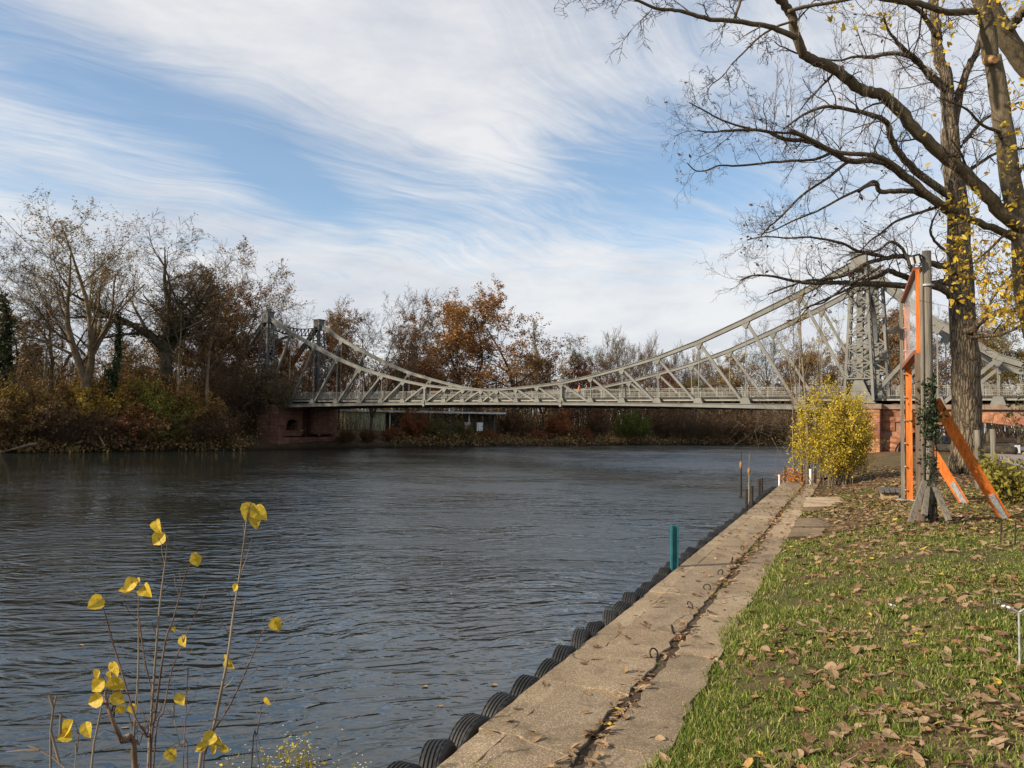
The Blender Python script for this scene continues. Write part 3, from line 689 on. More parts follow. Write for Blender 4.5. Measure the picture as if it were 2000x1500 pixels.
# pilaster under the near pylon
TP = -1.15
for i in range(6):
    cuts = [36.2, 37.5+r.uniform(-.3, .3), 38.7+r.uniform(-.3, .3), 39.9] if i % 2 else [36.2, 38.1+r.uniform(-.3, .3), 39.9]
    for a, b in zip(cuts[:-1], cuts[1:]):
        rough_stone(MB(), [B(a+.012, TP, zc[i]+.012), B(b-.012, TP, zc[i]+.012), B(b-.012, TP, zc[i+1]-.012), B(a+.012, TP, zc[i+1]-.012)], 1.3, .05, r).build('stone', M_STONE, ab)
mb = MB(); mb.box(B(38.05, -.35, 1.72), BE*2.0, BN*.95, UP*.2); mb.build('pilaster_cap', M_COPING, ab)
# voussoirs
nv = 23
th = np.linspace(math.pi, 0, nv+1)
def ell(a, k): return (AC+(AH+k)*math.cos(a), ZS+(AR+k)*math.sin(a))
for i in range(nv):
    a0, a1 = th[i], th[i+1]; e = .0025
    i0, i1, o1, o0 = ell(a0-e, 0), ell(a1+e, 0), ell(a1+e, .80), ell(a0-e, .80)
    pts = [(x, min(z, 1.42)) for x, z in (i0, i1, o1, o0)]
    rough_stone(MB(), [B(x, T0-.03, z) for x, z in pts], .5, .05, r).build('voussoir', M_STONE, ab)
for i in range(6):
    s = 39.95
    while s < 58:
        L = r.uniform(.75, 1.35); a, b = s+.012, s+L-.012
        z0, z1 = zc[i]+.012, zc[i+1]-.012
        ok = all(((x-AC)/(AH+.84))**2+((max(z, ZS)-ZS)/(AR+.84))**2 > 1 for x in (a, b, (a+b)/2) for z in (z0, z1))
        if ok: rough_stone(MB(), [B(a, T0, z0), B(b, T0, z0), B(b, T0, z1), B(a, T0, z1)], .3, .045, r).build('stone', M_STONE, ab)
        s += L
s = 39.95
while s < 59:
    mb = MB(); mb.box(B(s+.9, .35, 1.70), BE*.89, BN*.72, UP*.19); mb.build('coping_stone', M_COPING, ab); s += 1.8
# left pier in the river
lp = thing('stone_pier', 'dark red stone river pier under the left bridge tower with small arched opening', 'pier', B(-37, 0, -4))
mb = MB()
mb.box(B(-40.3, -.35, -1.6), BE*6.0, BN*.55, UP*3.1)                         # wall facing the camera
mb.build('near_wall', M_PIER, lp)
def pier_face(t0, t1, ta, tb, zt_, zb, s0, s1):
    V = []; t1 = 3.3; cols = [t0]+list(np.linspace(ta, tb, 9))+[t1]; Fc = []
    for t in cols:
        u = (t-(ta+tb)/2)/((tb-ta)/2); zz = zt_+.75*math.sqrt(max(0, 1-u*u)) if abs(u) < 1 else None
        V += [B(s0, t, zz if zz else zb), B(s0, t, 1.5), B(s1, t, zz if zz else zb), B(s1, t, 1.5)]
    for i in range(len(cols)-1):
        a = 4*i; b = a+4; Fc += [(a, b, b+1, a+1), (a+2, a+3, b+3, b+2), (a, a+2, b+2, b), (a+1, b+1, b+3, a+3)]
    return V, Fc
mb = MB(); mb.add(*pier_face(.2, SEP+.4, .35, 2.9, -.95, -2.4, -34.32, -34.8)); mb.box(B(-34.56, 1.6, -2.08), BE*.22, BN*1.5, UP*.40)
mb.build('river_wall', M_PIER, lp)
mb = MB(); mb.box(B(-36.2, 4.4, -.4), BE*.5, BN*1.25, UP*1.85); mb.build('recess_wall', M_PIER, lp)
mb = MB(); mb.box(B(-35.2, 7.6, -.4), BE*.9, BN*2.2, UP*1.85); mb.build('far_pilaster', M_PIER, lp)
mb = MB(); mb.box(B(-36.6, SEP+.1, -1.6), BE*1.9, BN*.4, UP*3.1); mb.build('far_wall', M_PIER, lp)
mb = MB(); mb.box(B(-37.2, SEP/2, 1.62), BE*3.2, BN*(SEP/2+.8), UP*.2); mb.build('coping', M_COPING, lp)
mb = MB(); mb.box(B(-36.5, SEP/2, -3.6), BE*3.0, BN*(SEP/2+1.4), UP*.95); mb.build('plinth', M_PIER, lp)
# ------------------------------------------------------------------ trees: growth helpers
class Tree:
    """collects branch segments (p0, p1, r0, r1) by class and twig points for leaves"""
    def __init__(s, seed): s.r = random.Random(seed); s.thick = []; s.thin = []; s.tips = []
    def add(s, p0, p1, r0, r1, lim): (s.thick if r0 > lim else s.thin).append((*p0, *p1, r0, r1))
def segs_mesh(name, segs, n, mat, smooth=True):
    S = np.array(segs, np.float64); p0, p1, r0, r1 = S[:, 0:3], S[:, 3:6], S[:, 6], S[:, 7]
    d = p1-p0; d /= np.maximum(np.linalg.norm(d, axis=1, keepdims=True), 1e-9)
    ref = np.where(np.abs(d[:, 2:3]) < .9, np.array([[0, 0, 1.]]), np.array([[1., 0, 0]]))
    a = np.cross(d, ref); a /= np.linalg.norm(a, axis=1, keepdims=True); b = np.cross(d, a)
    t = np.arange(n)*2*np.pi/n; N = len(S)
    ring = a[:, None, :]*np.cos(t)[None, :, None]+b[:, None, :]*np.sin(t)[None, :, None]
    V = np.stack([p0[:, None, :]+ring*r0[:, None, None], p1[:, None, :]+ring*r1[:, None, None]], 1).reshape(-1, 3)
    base = (np.arange(N)*2*n)[:, None]; j = np.arange(n)[None, :]; j2 = (j+1) % n
    f = np.stack([base+j, base+j2, base+n+j2, base+n+j], -1).reshape(-1, 4)
    return fast_mesh(name, V, [f], mat, smooth)
def cards_mesh(name, pts, size, mat, seed=0, shape='quad', flat=0.0, stretch=1.25):
    """leaf-sized faces at points, each turned its own way"""
    g = np.random.default_rng(seed); pts = np.asarray(pts, np.float64); N = len(pts)
    nrm = g.normal(size=(N, 3)); nrm[:, 2] += flat*np.sign(nrm[:, 2]+1e-9); nrm /= np.linalg.norm(nrm, axis=1, keepdims=True)
    a = np.cross(nrm, g.normal(size=(N, 3))); a /= np.linalg.norm(a, axis=1, keepdims=True); b = np.cross(nrm, a)
    sz = size*g.uniform(.6, 1.35, N)[:, None]
    if shape == 'quad':
        uv = [(-1, -.1), (0, -.62), (1.0, .0), (.1, .62)]; fcs = [(0, 1, 2, 3)]
    else:   # poplar leaf: broad heart with a fold
        uv = [(-.15, 0, .0), (-.55, .34, .1), (-.42, .66, .16), (.05, .72, .13), (.55, .42, .06), (1.0, 0, -.05), (.55, -.42, .06), (.05, -.72, .13), (-.42, -.66, .16), (-.55, -.34, .1)]
        fcs = [(0, 1, 2, 3), (0, 3, 4, 5), (0, 5, 6, 7), (0, 7, 8, 9)]
    V = []
    for q in uv:
        V.append(pts+a*sz*q[0]*.5*stretch+b*sz*q[1]*.5*1.0+(nrm*sz*q[2] if len(q) > 2 else 0))
    V = np.stack(V, 1).reshape(-1, 3); k = len(uv)
    F_ = (np.arange(N)*k)[:, None, None]+np.array(fcs)[None]
    return fast_mesh(name, V, [F_.reshape(-1, 4)], mat, False)
def perp(v, r):
    q = Vector((r.gauss(0, 1), r.gauss(0, 1), r.gauss(0, 1))); q = q-v*q.dot(v)
    return q.normalized() if q.length > 1e-6 else Vector((1, 0, 0))
def grow(T, p, d, L, rad, lvl, P):
    """one branch and its children. P: dict of lists by level"""
    r = T.r; n = P['n'][min(lvl, len(P['n'])-1)]; pts = [p.copy()]; ds = []
    wig = P['wig']; tr = P['trop'][min(lvl, len(P['trop'])-1)]
    end = (P.get('lead', .07) if lvl == 0 else P.get('taper', .3)) if lvl < P['max'] else .4
    for i in range(n):
        d = (d+perp(d, r)*(wig*r.uniform(.3, 1))+Vector((0, 0, tr))).normalized()
        q = pts[-1]+d*(L/n)
        T.add(pts[-1], q, rad*(1-(1-end)*i/n), rad*(1-(1-end)*(i+1)/n), P['lim']); pts.append(q); ds.append(d.copy())
    if lvl >= P['max']-1: T.tips += [tuple(x) for x in pts[1:]]
    if lvl >= P['max']: return
    k = P['kids'][lvl]; k = max(1, int(k*r.uniform(.75, 1.25)))
    st = P['start'][min(lvl, len(P['start'])-1)]
    for c in range(k):
        f = st+(1-st)*(c+r.uniform(.1, .9))/k; f = min(f, .98); i = min(int(f*n), n-1)
        q = pts[i].lerp(pts[i+1], f*n-i)
        ang_ = math.radians(P['ang'][min(lvl, len(P['ang'])-1)]*r.uniform(.65, 1.3))
        dd = (ds[i]*math.cos(ang_)+perp(ds[i], r)*math.sin(ang_)).normalized()
        ln = L*P['len'][min(lvl, len(P['len'])-1)]*r.uniform(.65, 1.2)*(1.05-.55*(f if lvl == 0 else f*.6))
        grow(T, q, dd, ln, max(rad*(1-(1-end)*f)*P['rr'][min(lvl, len(P['rr'])-1)]*r.uniform(.75, 1.1), P['rmin']), lvl+1, P)
BASE = dict(n=[7, 5, 4, 3, 2], wig=.22, trop=[.02, .06, .05, .03, .02], max=4, kids=[11, 7, 7, 5], start=[.25, .2, .15, .1], ang=[46, 42, 42, 42], len=[.58, .55, .52, .5], rr=[.5, .5, .5, .55], rmin=.013, lim=.05)
def tree_meshes(nm, seed, H, rad, forks=1, fork_h=.35, leaves=0, lsize=.22, P=None, ivy=0, lean=(0, 0)):
    """trunk, twigs and foliage meshes of one tree of height about H standing at the origin"""
    P = dict(BASE, **(P or {})); T = Tree(seed); r = T.r
    if forks == 1:
        grow(T, Vector((0, 0, -.3)), Vector((lean[0], lean[1], 1)).normalized(), H*.82, rad, 0, P)
    else:
        p = Vector((0, 0, -.3)); d = Vector((lean[0], lean[1], 1)).normalized(); n = 4
        for i in range(n):
            q = p+d*(H*fork_h/n); T.add(p, q, rad*(1-.06*i), rad*(1-.06*(i+1)), P['lim']); p = q
            d = (d+perp(d, r)*.05).normalized()
        for k in range(forks):
            a = 2*math.pi*(k+r.uniform(-.2, .2))/forks+r.uniform(0, .6)
            s_ = P.get('spread', .36)*r.uniform(.6, 1.25)
            grow(T, p, Vector((math.cos(a)*s_+lean[0], math.sin(a)*s_, 1)).normalized(), H*(1-fork_h)*r.uniform(.7, .95), rad*.66, 0, dict(P, start=[.1]+P['start'][1:]))
    out = {}
    out['trunk'] = segs_mesh(nm+'_trunk', T.thick, 7, M_FBARK)
    out['branches'] = segs_mesh(nm+'_branches', T.thin, 3, M_FTWIG)
    if leaves:
        idx = np.random.default_rng(seed).integers(0, len(T.tips), leaves); tp = np.array(T.tips)[idx]
        tp += np.random.default_rng(seed+1).normal(0, lsize*.8, tp.shape)
        out['crown'] = cards_mesh(nm+'_crown', tp, lsize, M_LEAFW, seed)
    if ivy:
        g = np.random.default_rng(seed+3); th_ = [x for x in T.thick if x[2] < H*ivy and x[6] > rad*.25]
        S = np.array(th_); k = 2600; i = g.integers(0, len(S), k); u = g.uniform(0, 1, (k, 1))
        c = S[i, 0:3]*(1-u)+S[i, 3:6]*u; o = g.normal(size=(k, 3)); o /= np.linalg.norm(o, axis=1, keepdims=True)
        out['ivy'] = cards_mesh(nm+'_ivy', c+o*(S[i, 6:7]+.12+g.exponential(.16, (k, 1))), .24, M_IVY, seed)
    return out
PARTC = {}
def plant(name, label, cat, meshes, loc, rz=0, sc=1.0, leaf=(.2, .1, .04), bark=(1, 1, 1), group=None, wide=1.0):
    root = thing(name, label, cat, loc, group); root.rotation_euler = (0, 0, rz); root.scale = (sc*wide, sc*wide, sc)
    for k, me_ in meshes.items():
        o = link(k, me_, root)
        o.color = tuple(leaf)+(1,) if k in ('crown', 'foliage') else tuple(bark)+(1,)
    return root
GREEN = {}
# far-bank prototypes
PROT = dict(
    bareA=tree_meshes('bare_a', 11, 17, .28, 2, .2, P=dict(kids=[11, 8, 7, 5])),
    bareB=tree_meshes('bare_b', 12, 17, .26, 1, P=dict(kids=[18, 8, 7, 4], start=[.22, .2, .15, .1])),
    bareC=tree_meshes('bare_c', 13, 17, .24, 3, .15, P=dict(trop=[.03, .09, .08, .05, .04], kids=[9, 8, 7, 5])),
    oak=tree_meshes('oak', 14, 18, .34, 2, .2, 15000, .19, P=dict(kids=[12, 7, 6, 4], ang=[60, 48, 45, 45], wig=.3)),
    oakB=tree_meshes('oak_b', 15, 17, .28, 1, .3, 12000, .19, P=dict(kids=[18, 7, 6, 4], start=[.16, .2, .15, .1], ang=[60, 48, 45, 45])),
    sparse=tree_meshes('sparse', 16, 17, .26, 2, .25, 4200, .18, P=dict(kids=[11, 8, 7, 4])),
    poplar=tree_meshes('poplar', 17, 20, .22, 1, P=dict(kids=[40, 7, 5, 3], start=[.08, .2, .15, .1], ang=[20, 22, 24, 26], len=[.24, .5, .5, .5], trop=[.0, .12, .12, .1, .1]), leaves=900, lsize=.16),
    willow=tree_meshes('willow', 18, 13, .22, 4, .1, P=dict(trop=[.02, .07, .10, .12, .12], kids=[11, 8, 7, 5], ang=[40, 34, 30, 30], wig=.16)),
    slim=tree_meshes('slim', 19, 17, .15, 1, P=dict(kids=[14, 6, 6, 4], start=[.3, .2, .15, .1], len=[.4, .5, .5, .5])),
    bigA=tree_meshes('big_a', 21, 25, .55, 3, .24, 6500, .16, P=dict(kids=[12, 7, 7, 4], ang=[48, 42, 42, 42], wig=.2, spread=.45)),
    bigB=tree_meshes('big_b', 22, 24, .74, 4, .44, 2200, .16, P=dict(kids=[12, 8, 7, 5], ang=[50, 45, 42, 42], wig=.24, spread=.5), ivy=.66),
    ivied=tree_meshes('ivied', 23, 17, .2, 1, P=dict(kids=[12, 7, 6, 4], start=[.4, .2, .15, .1], len=[.4, .5, .5, .5]), ivy=.62),
)
def H_for(px, py_top, loc): return at(px, py_top, loc.y).z-loc.z
TOP = {'bareA': 0, }
def tree_height(meshes):
    z = 0
    for k in ('trunk', 'branches'):
        me_ = meshes[k]; a = np.empty(len(me_.vertices)*3, np.float32); me_.vertices.foreach_get('co', a); z = max(z, np.percentile(a[2::3], 99.7))
    return float(z)
PH = {k: tree_height(v) for k, v in PROT.items()}
RUST, ORNG, BRWN, OLIVE, GREENY, YEL, RED = (.25, .125, .05), (.30, .16, .058), (.23, .14, .062), (.17, .135, .04), (.10, .115, .03), (.36, .25, .04), (.24, .05, .03)
PALE, GREY, DARKB = (1.75, 1.65, 1.5), (1, 1, 1), (.7, .66, .64)
trees = [  # px, top py, metres behind the water line, prototype, name, label, leaf, bark, width
 (160, 428, 5, 'bigA', 'forked_tree', 'tall forked tree with sparse olive leaves, highest on the left bank', (.27, .21, .075), (1.6, 1.45, 1.25), 1.25),
 (325, 440, 6, 'bigB', 'ivy_clad_tree', 'massive dark tree with ivy covered trunk and spreading bare crown', OLIVE, (.8, .76, .72), 1.25),
 (36, 480, 6, 'ivied', 'ivy_clad_tree', 'ivy wrapped tree at the left picture edge on the far bank', OLIVE, DARKB, 1.3),
 (214, 520, 4, 'ivied', 'ivy_clad_tree', 'slender tree with dark ivy column between forked tree and massive tree', OLIVE, (1.2, 1.15, 1.05), .8),
 (345, 520, 1.5, 'slim', 'pale_trunk_tree', 'slender pale trunked tree at the water in front of the massive tree', OLIVE, (1.7, 1.62, 1.5), 1.0),
 (415, 500, 3, 'slim', 'pale_trunk_tree', 'thin pale tree leaning right toward the left bridge tower', OLIVE, (1.6, 1.5, 1.4), 1.5),
 (440, 470, 10, 'sparse', 'bronze_tree', 'bare tree with thin bronze leaves just left of the bridge tower', (.28, .165, .06), (.95, .88, .8), 1.0),
 (492, 545, 14, 'oakB', 'russet_tree', 'russet leaved tree directly behind the left bridge tower', RUST, DARKB, .95),
 (105, 470, 12, 'bareA', 'bare_tree', 'dense bare tree standing behind and left of the forked tree', OLIVE, (1.5, 1.4, 1.25), 1.0),
 (395, 455, 14, 'bareB', 'bare_tree', 'dense bare tree right behind the massive ivy tree', OLIVE, (1.3, 1.2, 1.1), 1.1),
 (10, 560, 16, 'oak', 'ochre_tree', 'ochre leaved tree behind the leftmost ivy wrapped tree', (.29, .20, .075), DARKB, 1.2),
 (335, 560, 20, 'oakB', 'ochre_tree', 'ochre leaved tree hidden behind the massive ivy tree', (.28, .19, .075), DARKB, 1.3),
 (690, 600, 22, 'oakB', 'russet_tree', 'russet tree behind the thin brown leaved tree near the towers', BRWN, DARKB, 1.1),
 (815, 665, 20, 'oakB', 'russet_tree', 'dull russet tree filling the gap left of the orange oak', BRWN, DARKB, 1.1),
 (1060, 665, 16, 'oak', 'russet_tree', 'dull russet tree below the columnar poplar', BRWN, DARKB, 1.2),
 (1215, 690, 22, 'bareA', 'bare_tree', 'brown bare tree filling the row below the willows', BRWN, GREY, 1.2),
 (1310, 700, 26, 'bareC', 'bare_tree', 'brown bare tree behind the upper chain of the right half', BRWN, GREY, 1.3),
 (1380, 670, 30, 'willow', 'pale_willow', 'pale leafless willow seen through the right half hangers', BRWN, PALE, 1.1),
 (1440, 660, 26, 'bareA', 'bare_tree', 'bare grey tree left of the dark bare tree by the tower', BRWN, GREY, 1.2),
 (1545, 650, 28, 'bareC', 'bare_tree', 'bare grey tree between dark bare tree and right tower', BRWN, GREY, 1.2),
 (1600, 690, 24, 'oakB', 'yellowish_tree', 'yellow brown tree low beside the right tower foot', (.25, .16, .05), GREY, 1.2),
 (90, 560, 3, 'slim', 'grey_tree', 'grey thin tree leaning over water left of forked tree', OLIVE, (1.35, 1.3, 1.2), 1.3),
 (-60, 520, 8, 'bareA', 'bare_tree', 'bare tree partly cut by the left picture edge', OLIVE, GREY, 1.0),
 (270, 600, 16, 'oakB', 'copper_tree', 'ochre brown tree low behind the ivy column on the left', (.30, .205, .08), DARKB, 1.0),
 (80, 640, 18, 'oak', 'copper_tree', 'low ochre brown tree behind the grey thin tree', (.30, .205, .08), DARKB, 1.2),
 (180, 655, 20, 'oakB', 'copper_tree', 'low ochre brown tree behind the forked trunk', (.30, .205, .08), DARKB, 1.3),
 (385, 610, 18, 'oak', 'copper_tree', 'ochre brown tree behind the pale leaning trees', (.30, .205, .08), DARKB, 1.1),
 (582, 553, 22, 'bareB', 'bare_tree', 'bare tree rising between the two left bridge towers', BRWN, (1.0, .9, .85), .75),
 (662, 578, 16, 'sparse', 'thin_leaved_tree', 'thin brown leaved tree just right of the left bridge towers', BRWN, (.8, .75, .7), .7),
 (615, 640, 12, 'oakB', 'russet_tree', 'russet tree seen through the left bridge portal', RUST, DARKB, .8),
 (545, 640, 10, 'oak', 'russet_tree', 'orange brown tree between the left towers low down', (.28, .12, .04), DARKB, .9),
 (722, 552, 5, 'bareC', 'bare_tree', 'tall bare tree, left one of the pair before the orange oak', BRWN, (.7, .62, .58), .95),
 (790, 566, 5, 'bareA', 'bare_tree', 'tall bare tree next to the orange oak crown', BRWN, (.7, .62, .58), .9),
 (760, 640, 18, 'oakB', 'russet_tree', 'rust coloured tree behind the bare pair above the bridge', RUST, DARKB, 1.1),
 (915, 540, 10, 'oak', 'orange_oak', 'big oak with orange brown leaves above the middle of the bridge', ORNG, DARKB, 1.12),
 (1005, 578, 10, 'oakB', 'orange_oak', 'smaller orange oak leaning right of the big oak', ORNG, DARKB, 1.25),
 (850, 655, 16, 'oakB', 'russet_tree', 'low russet tree left under the big orange oak', RUST, DARKB, 1.0),
 (1080, 620, 30, 'poplar', 'columnar_poplar', 'narrow columnar poplar right of the orange oaks', (.26, .2, .06), (1.2, 1.15, 1.05), .9),
 (1118, 655, 18, 'sparse', 'greenish_tree', 'greenish leaved tree beside the columnar poplar', GREENY, GREY, 1.0),
 (1105, 700, 6, 'oakB', 'red_tree', 'low dark red tree behind the bridge post right of centre', (.20, .075, .045), DARKB, 1.2),
 (1175, 640, 14, 'bareC', 'bare_tree', 'bare grey tree, leftmost of the willow row behind the rising chain', BRWN, (1.2, 1.12, 1.0), 1.0),
 (1160, 690, 12, 'oakB', 'russet_tree', 'russet tree in front of the leftmost bare grey tree', BRWN, DARKB, 1.1),
 (1225, 642, 18, 'willow', 'pale_willow', 'pale leafless willow, second in the row behind the rising chain', BRWN, PALE, .9),
 (1278, 650, 22, 'willow', 'pale_willow', 'pale leafless willow above the chain, tallest right of centre', BRWN, PALE, .9),
 (1325, 668, 24, 'willow', 'pale_willow', 'pale leafless willow nearest the rising chain', BRWN, (1.6, 1.55, 1.45), .9),
 (1270, 712, 8, 'oakB', 'russet_tree', 'red brown tree low between the two bridge chains', (.22, .085, .045), DARKB, 1.1),
 (1340, 720, 10, 'oak', 'olive_tree', 'olive brown tree behind the far chain, right of the willows', OLIVE, GREY, 1.0),
 (1400, 690, 14, 'sparse', 'thin_leaved_tree', 'thin brown tree between hangers of the right half bridge', BRWN, GREY, 1.0),
 (1508, 612, 16, 'bareB', 'bare_tree', 'dark bare tree standing between the chains near the right tower', BRWN, (.7, .65, .62), .85),
 (1460, 690, 12, 'oakB', 'yellowish_tree', 'yellow brown tree left of the dark bare tree', (.25, .17, .045), GREY, 1.1),
 (1570, 660, 14, 'oak', 'russet_tree', 'russet tree right of the dark bare tree behind hangers', BRWN, GREY, 1.0),
 (1630, 640, 16, 'sparse', 'thin_leaved_tree', 'thin tree just left of the right bridge tower', BRWN, GREY, 1.0),
]
HB = []
for (px, py, inn, pr, nm, lab, lf, bk, wd_) in trees:
    b = bank_pt(px, inn); h = H_for(px, py, b)
    plant(nm, lab, 'tree', PROT[pr], b-Vector((0, 0, .2)), R.uniform(0, 6.28), h/PH[pr], lf, bk, 'trees along the far bank', wd_)
# right-bank trees beyond the bridge
rt = [(1745, 610, 88, 'oak', 'russet_tree', 'russet tree beyond the viaduct, seen right of the bridge tower', BRWN, DARKB, 1.0),
      (1812, 600, 100, 'oakB', 'copper_tree', 'copper tree behind the orange frame beyond the railing', BRWN, DARKB, 1.1),
      (1740, 560, 96, 'bareB', 'bare_tree', 'bare thin tree rising behind the right bridge tower', BRWN, GREY, .8),
      (1930, 590, 92, 'sparse', 'pale_tree', 'pale thin tree right of the big trunk beyond the railing', OLIVE, (1.4, 1.35, 1.25), 1.1),
      (1990, 640, 84, 'oak', 'olive_tree', 'olive tree beyond the viaduct at the right picture edge', OLIVE, GREY, 1.0),
      (1870, 640, 110, 'oakB', 'brown_tree', 'brown tree hidden behind the big furrowed trunk', BRWN, DARKB, 1.1)]
for (px, py, d, pr, nm, lab, lf, bk, wd_) in rt:
    g = at(px, 850, d); b = Vector((g.x, g.y, -1.9)); h = H_for(px, py, b)
    plant(nm, lab, 'tree', PROT[pr], b, R.uniform(0, 6.28), h/PH[pr], lf, bk, 'trees beyond the viaduct', wd_)

# ------------------------------------------------------------------ shrubs along the far bank
def shrub_meshes(nm, seed, H, W, leaves, lsize, stems=26):
    T = Tree(seed); r = T.r
    P = dict(n=[5, 3, 2], wig=.25, trop=[.03, .03, .02], max=2, kids=[8, 5], start=[.15, .2], ang=[42, 42], len=[.5, .5], rr=[.55, .55], rmin=.008, lim=9)
    for k in range(stems):
        a = r.uniform(0, 6.28); u = r.uniform(.1, 1)*W/H
        grow(T, Vector((math.cos(a)*W*.22*r.random(), math.sin(a)*W*.22*r.random(), -.3)), Vector((math.cos(a)*u*.55, math.sin(a)*u*.55, 1)).normalized(), H*r.uniform(.55, .95), .022, 0, P)
    tp = np.array(T.tips)[np.random.default_rng(seed).integers(0, len(T.tips), leaves)]
    tp += np.random.default_rng(seed+1).normal(0, lsize*.9, tp.shape); tp[:, 2] = np.maximum(tp[:, 2], .05)
    out = {'stems': segs_mesh(nm+'_stems', T.thin, 3, M_FTWIG)}
    if leaves: out['foliage'] = cards_mesh(nm+'_foliage', tp, lsize, M_LEAFW, seed)
    return out
SH = dict(a=shrub_meshes('shrub_a', 31, 4, 4.5, 17000, .115), b=shrub_meshes('shrub_b', 32, 4, 5.5, 19000, .11), c=shrub_meshes('shrub_c', 33, 4, 4, 6000, .115, 60),
          d=shrub_meshes('shrub_d', 34, 4, 5, 700, .13, 90))
SHZ = {k: tree_height(dict(trunk=v['stems'], branches=v['stems'])) for k, v in SH.items()}
DOL, DBR, DRU = (.115, .10, .03), (.12, .07, .035), (.19, .075, .03)
shr = [  # px, top py, inland, proto, label, colour, bark, width
 (-40, 760, 2, 'b', 'brown olive bush cut by the left picture edge', (.15, .10, .04), 1.2),
 (15, 735, 4, 'a', 'yellow olive bush left of the grey thin tree', (.21, .145, .04), 1.0),
 (60, 775, 1.5, 'c', 'brown twiggy bush hanging over water at far left', DBR, 1.2),
 (100, 740, 5, 'b', 'olive yellow bush below the grey thin tree', (.17, .105, .04), 1.0),
 (135, 790, 1.0, 'd', 'bare grey bush overhanging water under the forked tree', DBR, 1.2),
 (190, 735, 5, 'a', 'golden bush left of the ivy column', (.30, .21, .04), 1.0),
 (180, 800, .8, 'c', 'brown bush at the water under the golden bush', DBR, 1.2),
 (255, 715, 6, 'b', 'tall golden brown bush right of the ivy column', (.21, .125, .04), .9),
 (265, 790, 1.0, 'c', 'rusty twig bush at the water right of the ivy column', DRU, 1.2),
 (300, 750, 3, 'a', 'green yellow bush at the foot of the massive ivy tree', (.15, .15, .03), .9),
 (310, 805, .8, 'b', 'dark bush touching water below the massive ivy tree', DOL, 1.2),
 (365, 740, 4, 'a', 'yellow bush between the pale leaning trunks', (.21, .13, .04), .8),
 (385, 800, 1.0, 'd', 'leafless bush below the pale leaning trunks', DBR, 1.2),
 (430, 705, 8, 'd', 'tall leafless thicket left of the stone pier', DBR, .9),
 (425, 790, 1, 'c', 'brown thicket at the water left of the stone pier', DBR, 1.0),
 (478, 690, B(-41.5, -1.0, -.2), 'd', 'grey leafless thicket in front of the left tower', DBR, .8),
 (520, 705, B(-37.6, -.7, 1.2), 'c', 'brown grey willow bush covering the end of the bridge', (.16, .12, .06), .75),
 (580, 738, B(-34.0, -.4, 1.5), 'c', 'low grey willow bush hanging over the pier top', (.16, .125, .065), .55),
 (680, 838, 1.5, 'b', 'brown bush right beside the stone pier', DBR, .9),
 (718, 838, 1.5, 'a', 'dull brown bush in front of the pale pavilion', DBR, 1.1),
 (768, 832, 2, 'b', 'brown orange bush before the pavilion windows', DRU, 1.0),
 (805, 800, 3, 'a', 'rust brown bush under the bridge left of centre', DRU, .8),
 (850, 815, 2, 'b', 'olive brown bush under the left bridge post', DOL, 1.0),
 (900, 822, 2, 'a', 'dark olive bush under the bridge middle', DOL, 1.0),
 (950, 838, 1.5, 'b', 'low rust bush at the water under mid bridge', DRU, 1.2),
 (1000, 800, 4, 'a', 'brown bush with upright stems under mid bridge', DBR, .8),
 (1040, 838, 1.5, 'b', 'low red brown bush left of the second bridge post', (.2, .07, .035), 1.2),
 (1090, 800, 3, 'a', 'dark red brown bush below the second bridge post', DRU, .8),
 (1140, 835, 1.5, 'b', 'low rusty bush right of the second bridge post', DRU, 1.1),
 (1165, 800, 4, 'c', 'thin brown bush behind the green bush', DBR, .9),
 (1235, 800, 1.5, 'b', 'rounded green bush at the water under the right half of the bridge', (.105, .125, .025), .72),
 (1290, 800, 3, 'c', 'brown thicket right of the green bush', DBR, 1.0),
 (1340, 795, 2, 'd', 'bare arching thicket under the right half bridge', DBR, 1.0),
 (1390, 795, 2, 'd', 'bare thicket leaning over the water left of the yellow bush', DBR, 1.1),
 (1440, 800, 2, 'c', 'dark brown thicket left of mooring poles', DBR, 1.1),
 (1490, 800, 2, 'd', 'bare dark thicket behind mooring poles', DBR, 1.1),
 (1535, 800, 3, 'c', 'dark thicket behind the yellow bush', DBR, 1.2),
]
_d = at(566, 830, 122); _d.z = -3.2
shr.append((566, 815, _d, 'b', 'sunlit orange bush seen through the small pier opening', (.42, .20, .05), 1.0))
for (px, py, inn, pr, lab, lf, wd_) in shr:
    b = inn if isinstance(inn, Vector) else bank_pt(px, inn); h = H_for(px, py, b)
    plant('shrub', lab, 'shrub', SH[pr], b, R.uniform(0, 6.28), h/SHZ[pr], tuple(c_*(1.4 if px < 480 else 1.15) for c_ in lf), (1.1, 1.05, 1) if pr != 'd' else (1.35, 1.2, 1.05), 'shrubs along the far bank', max(wd_, .9)*1.05)
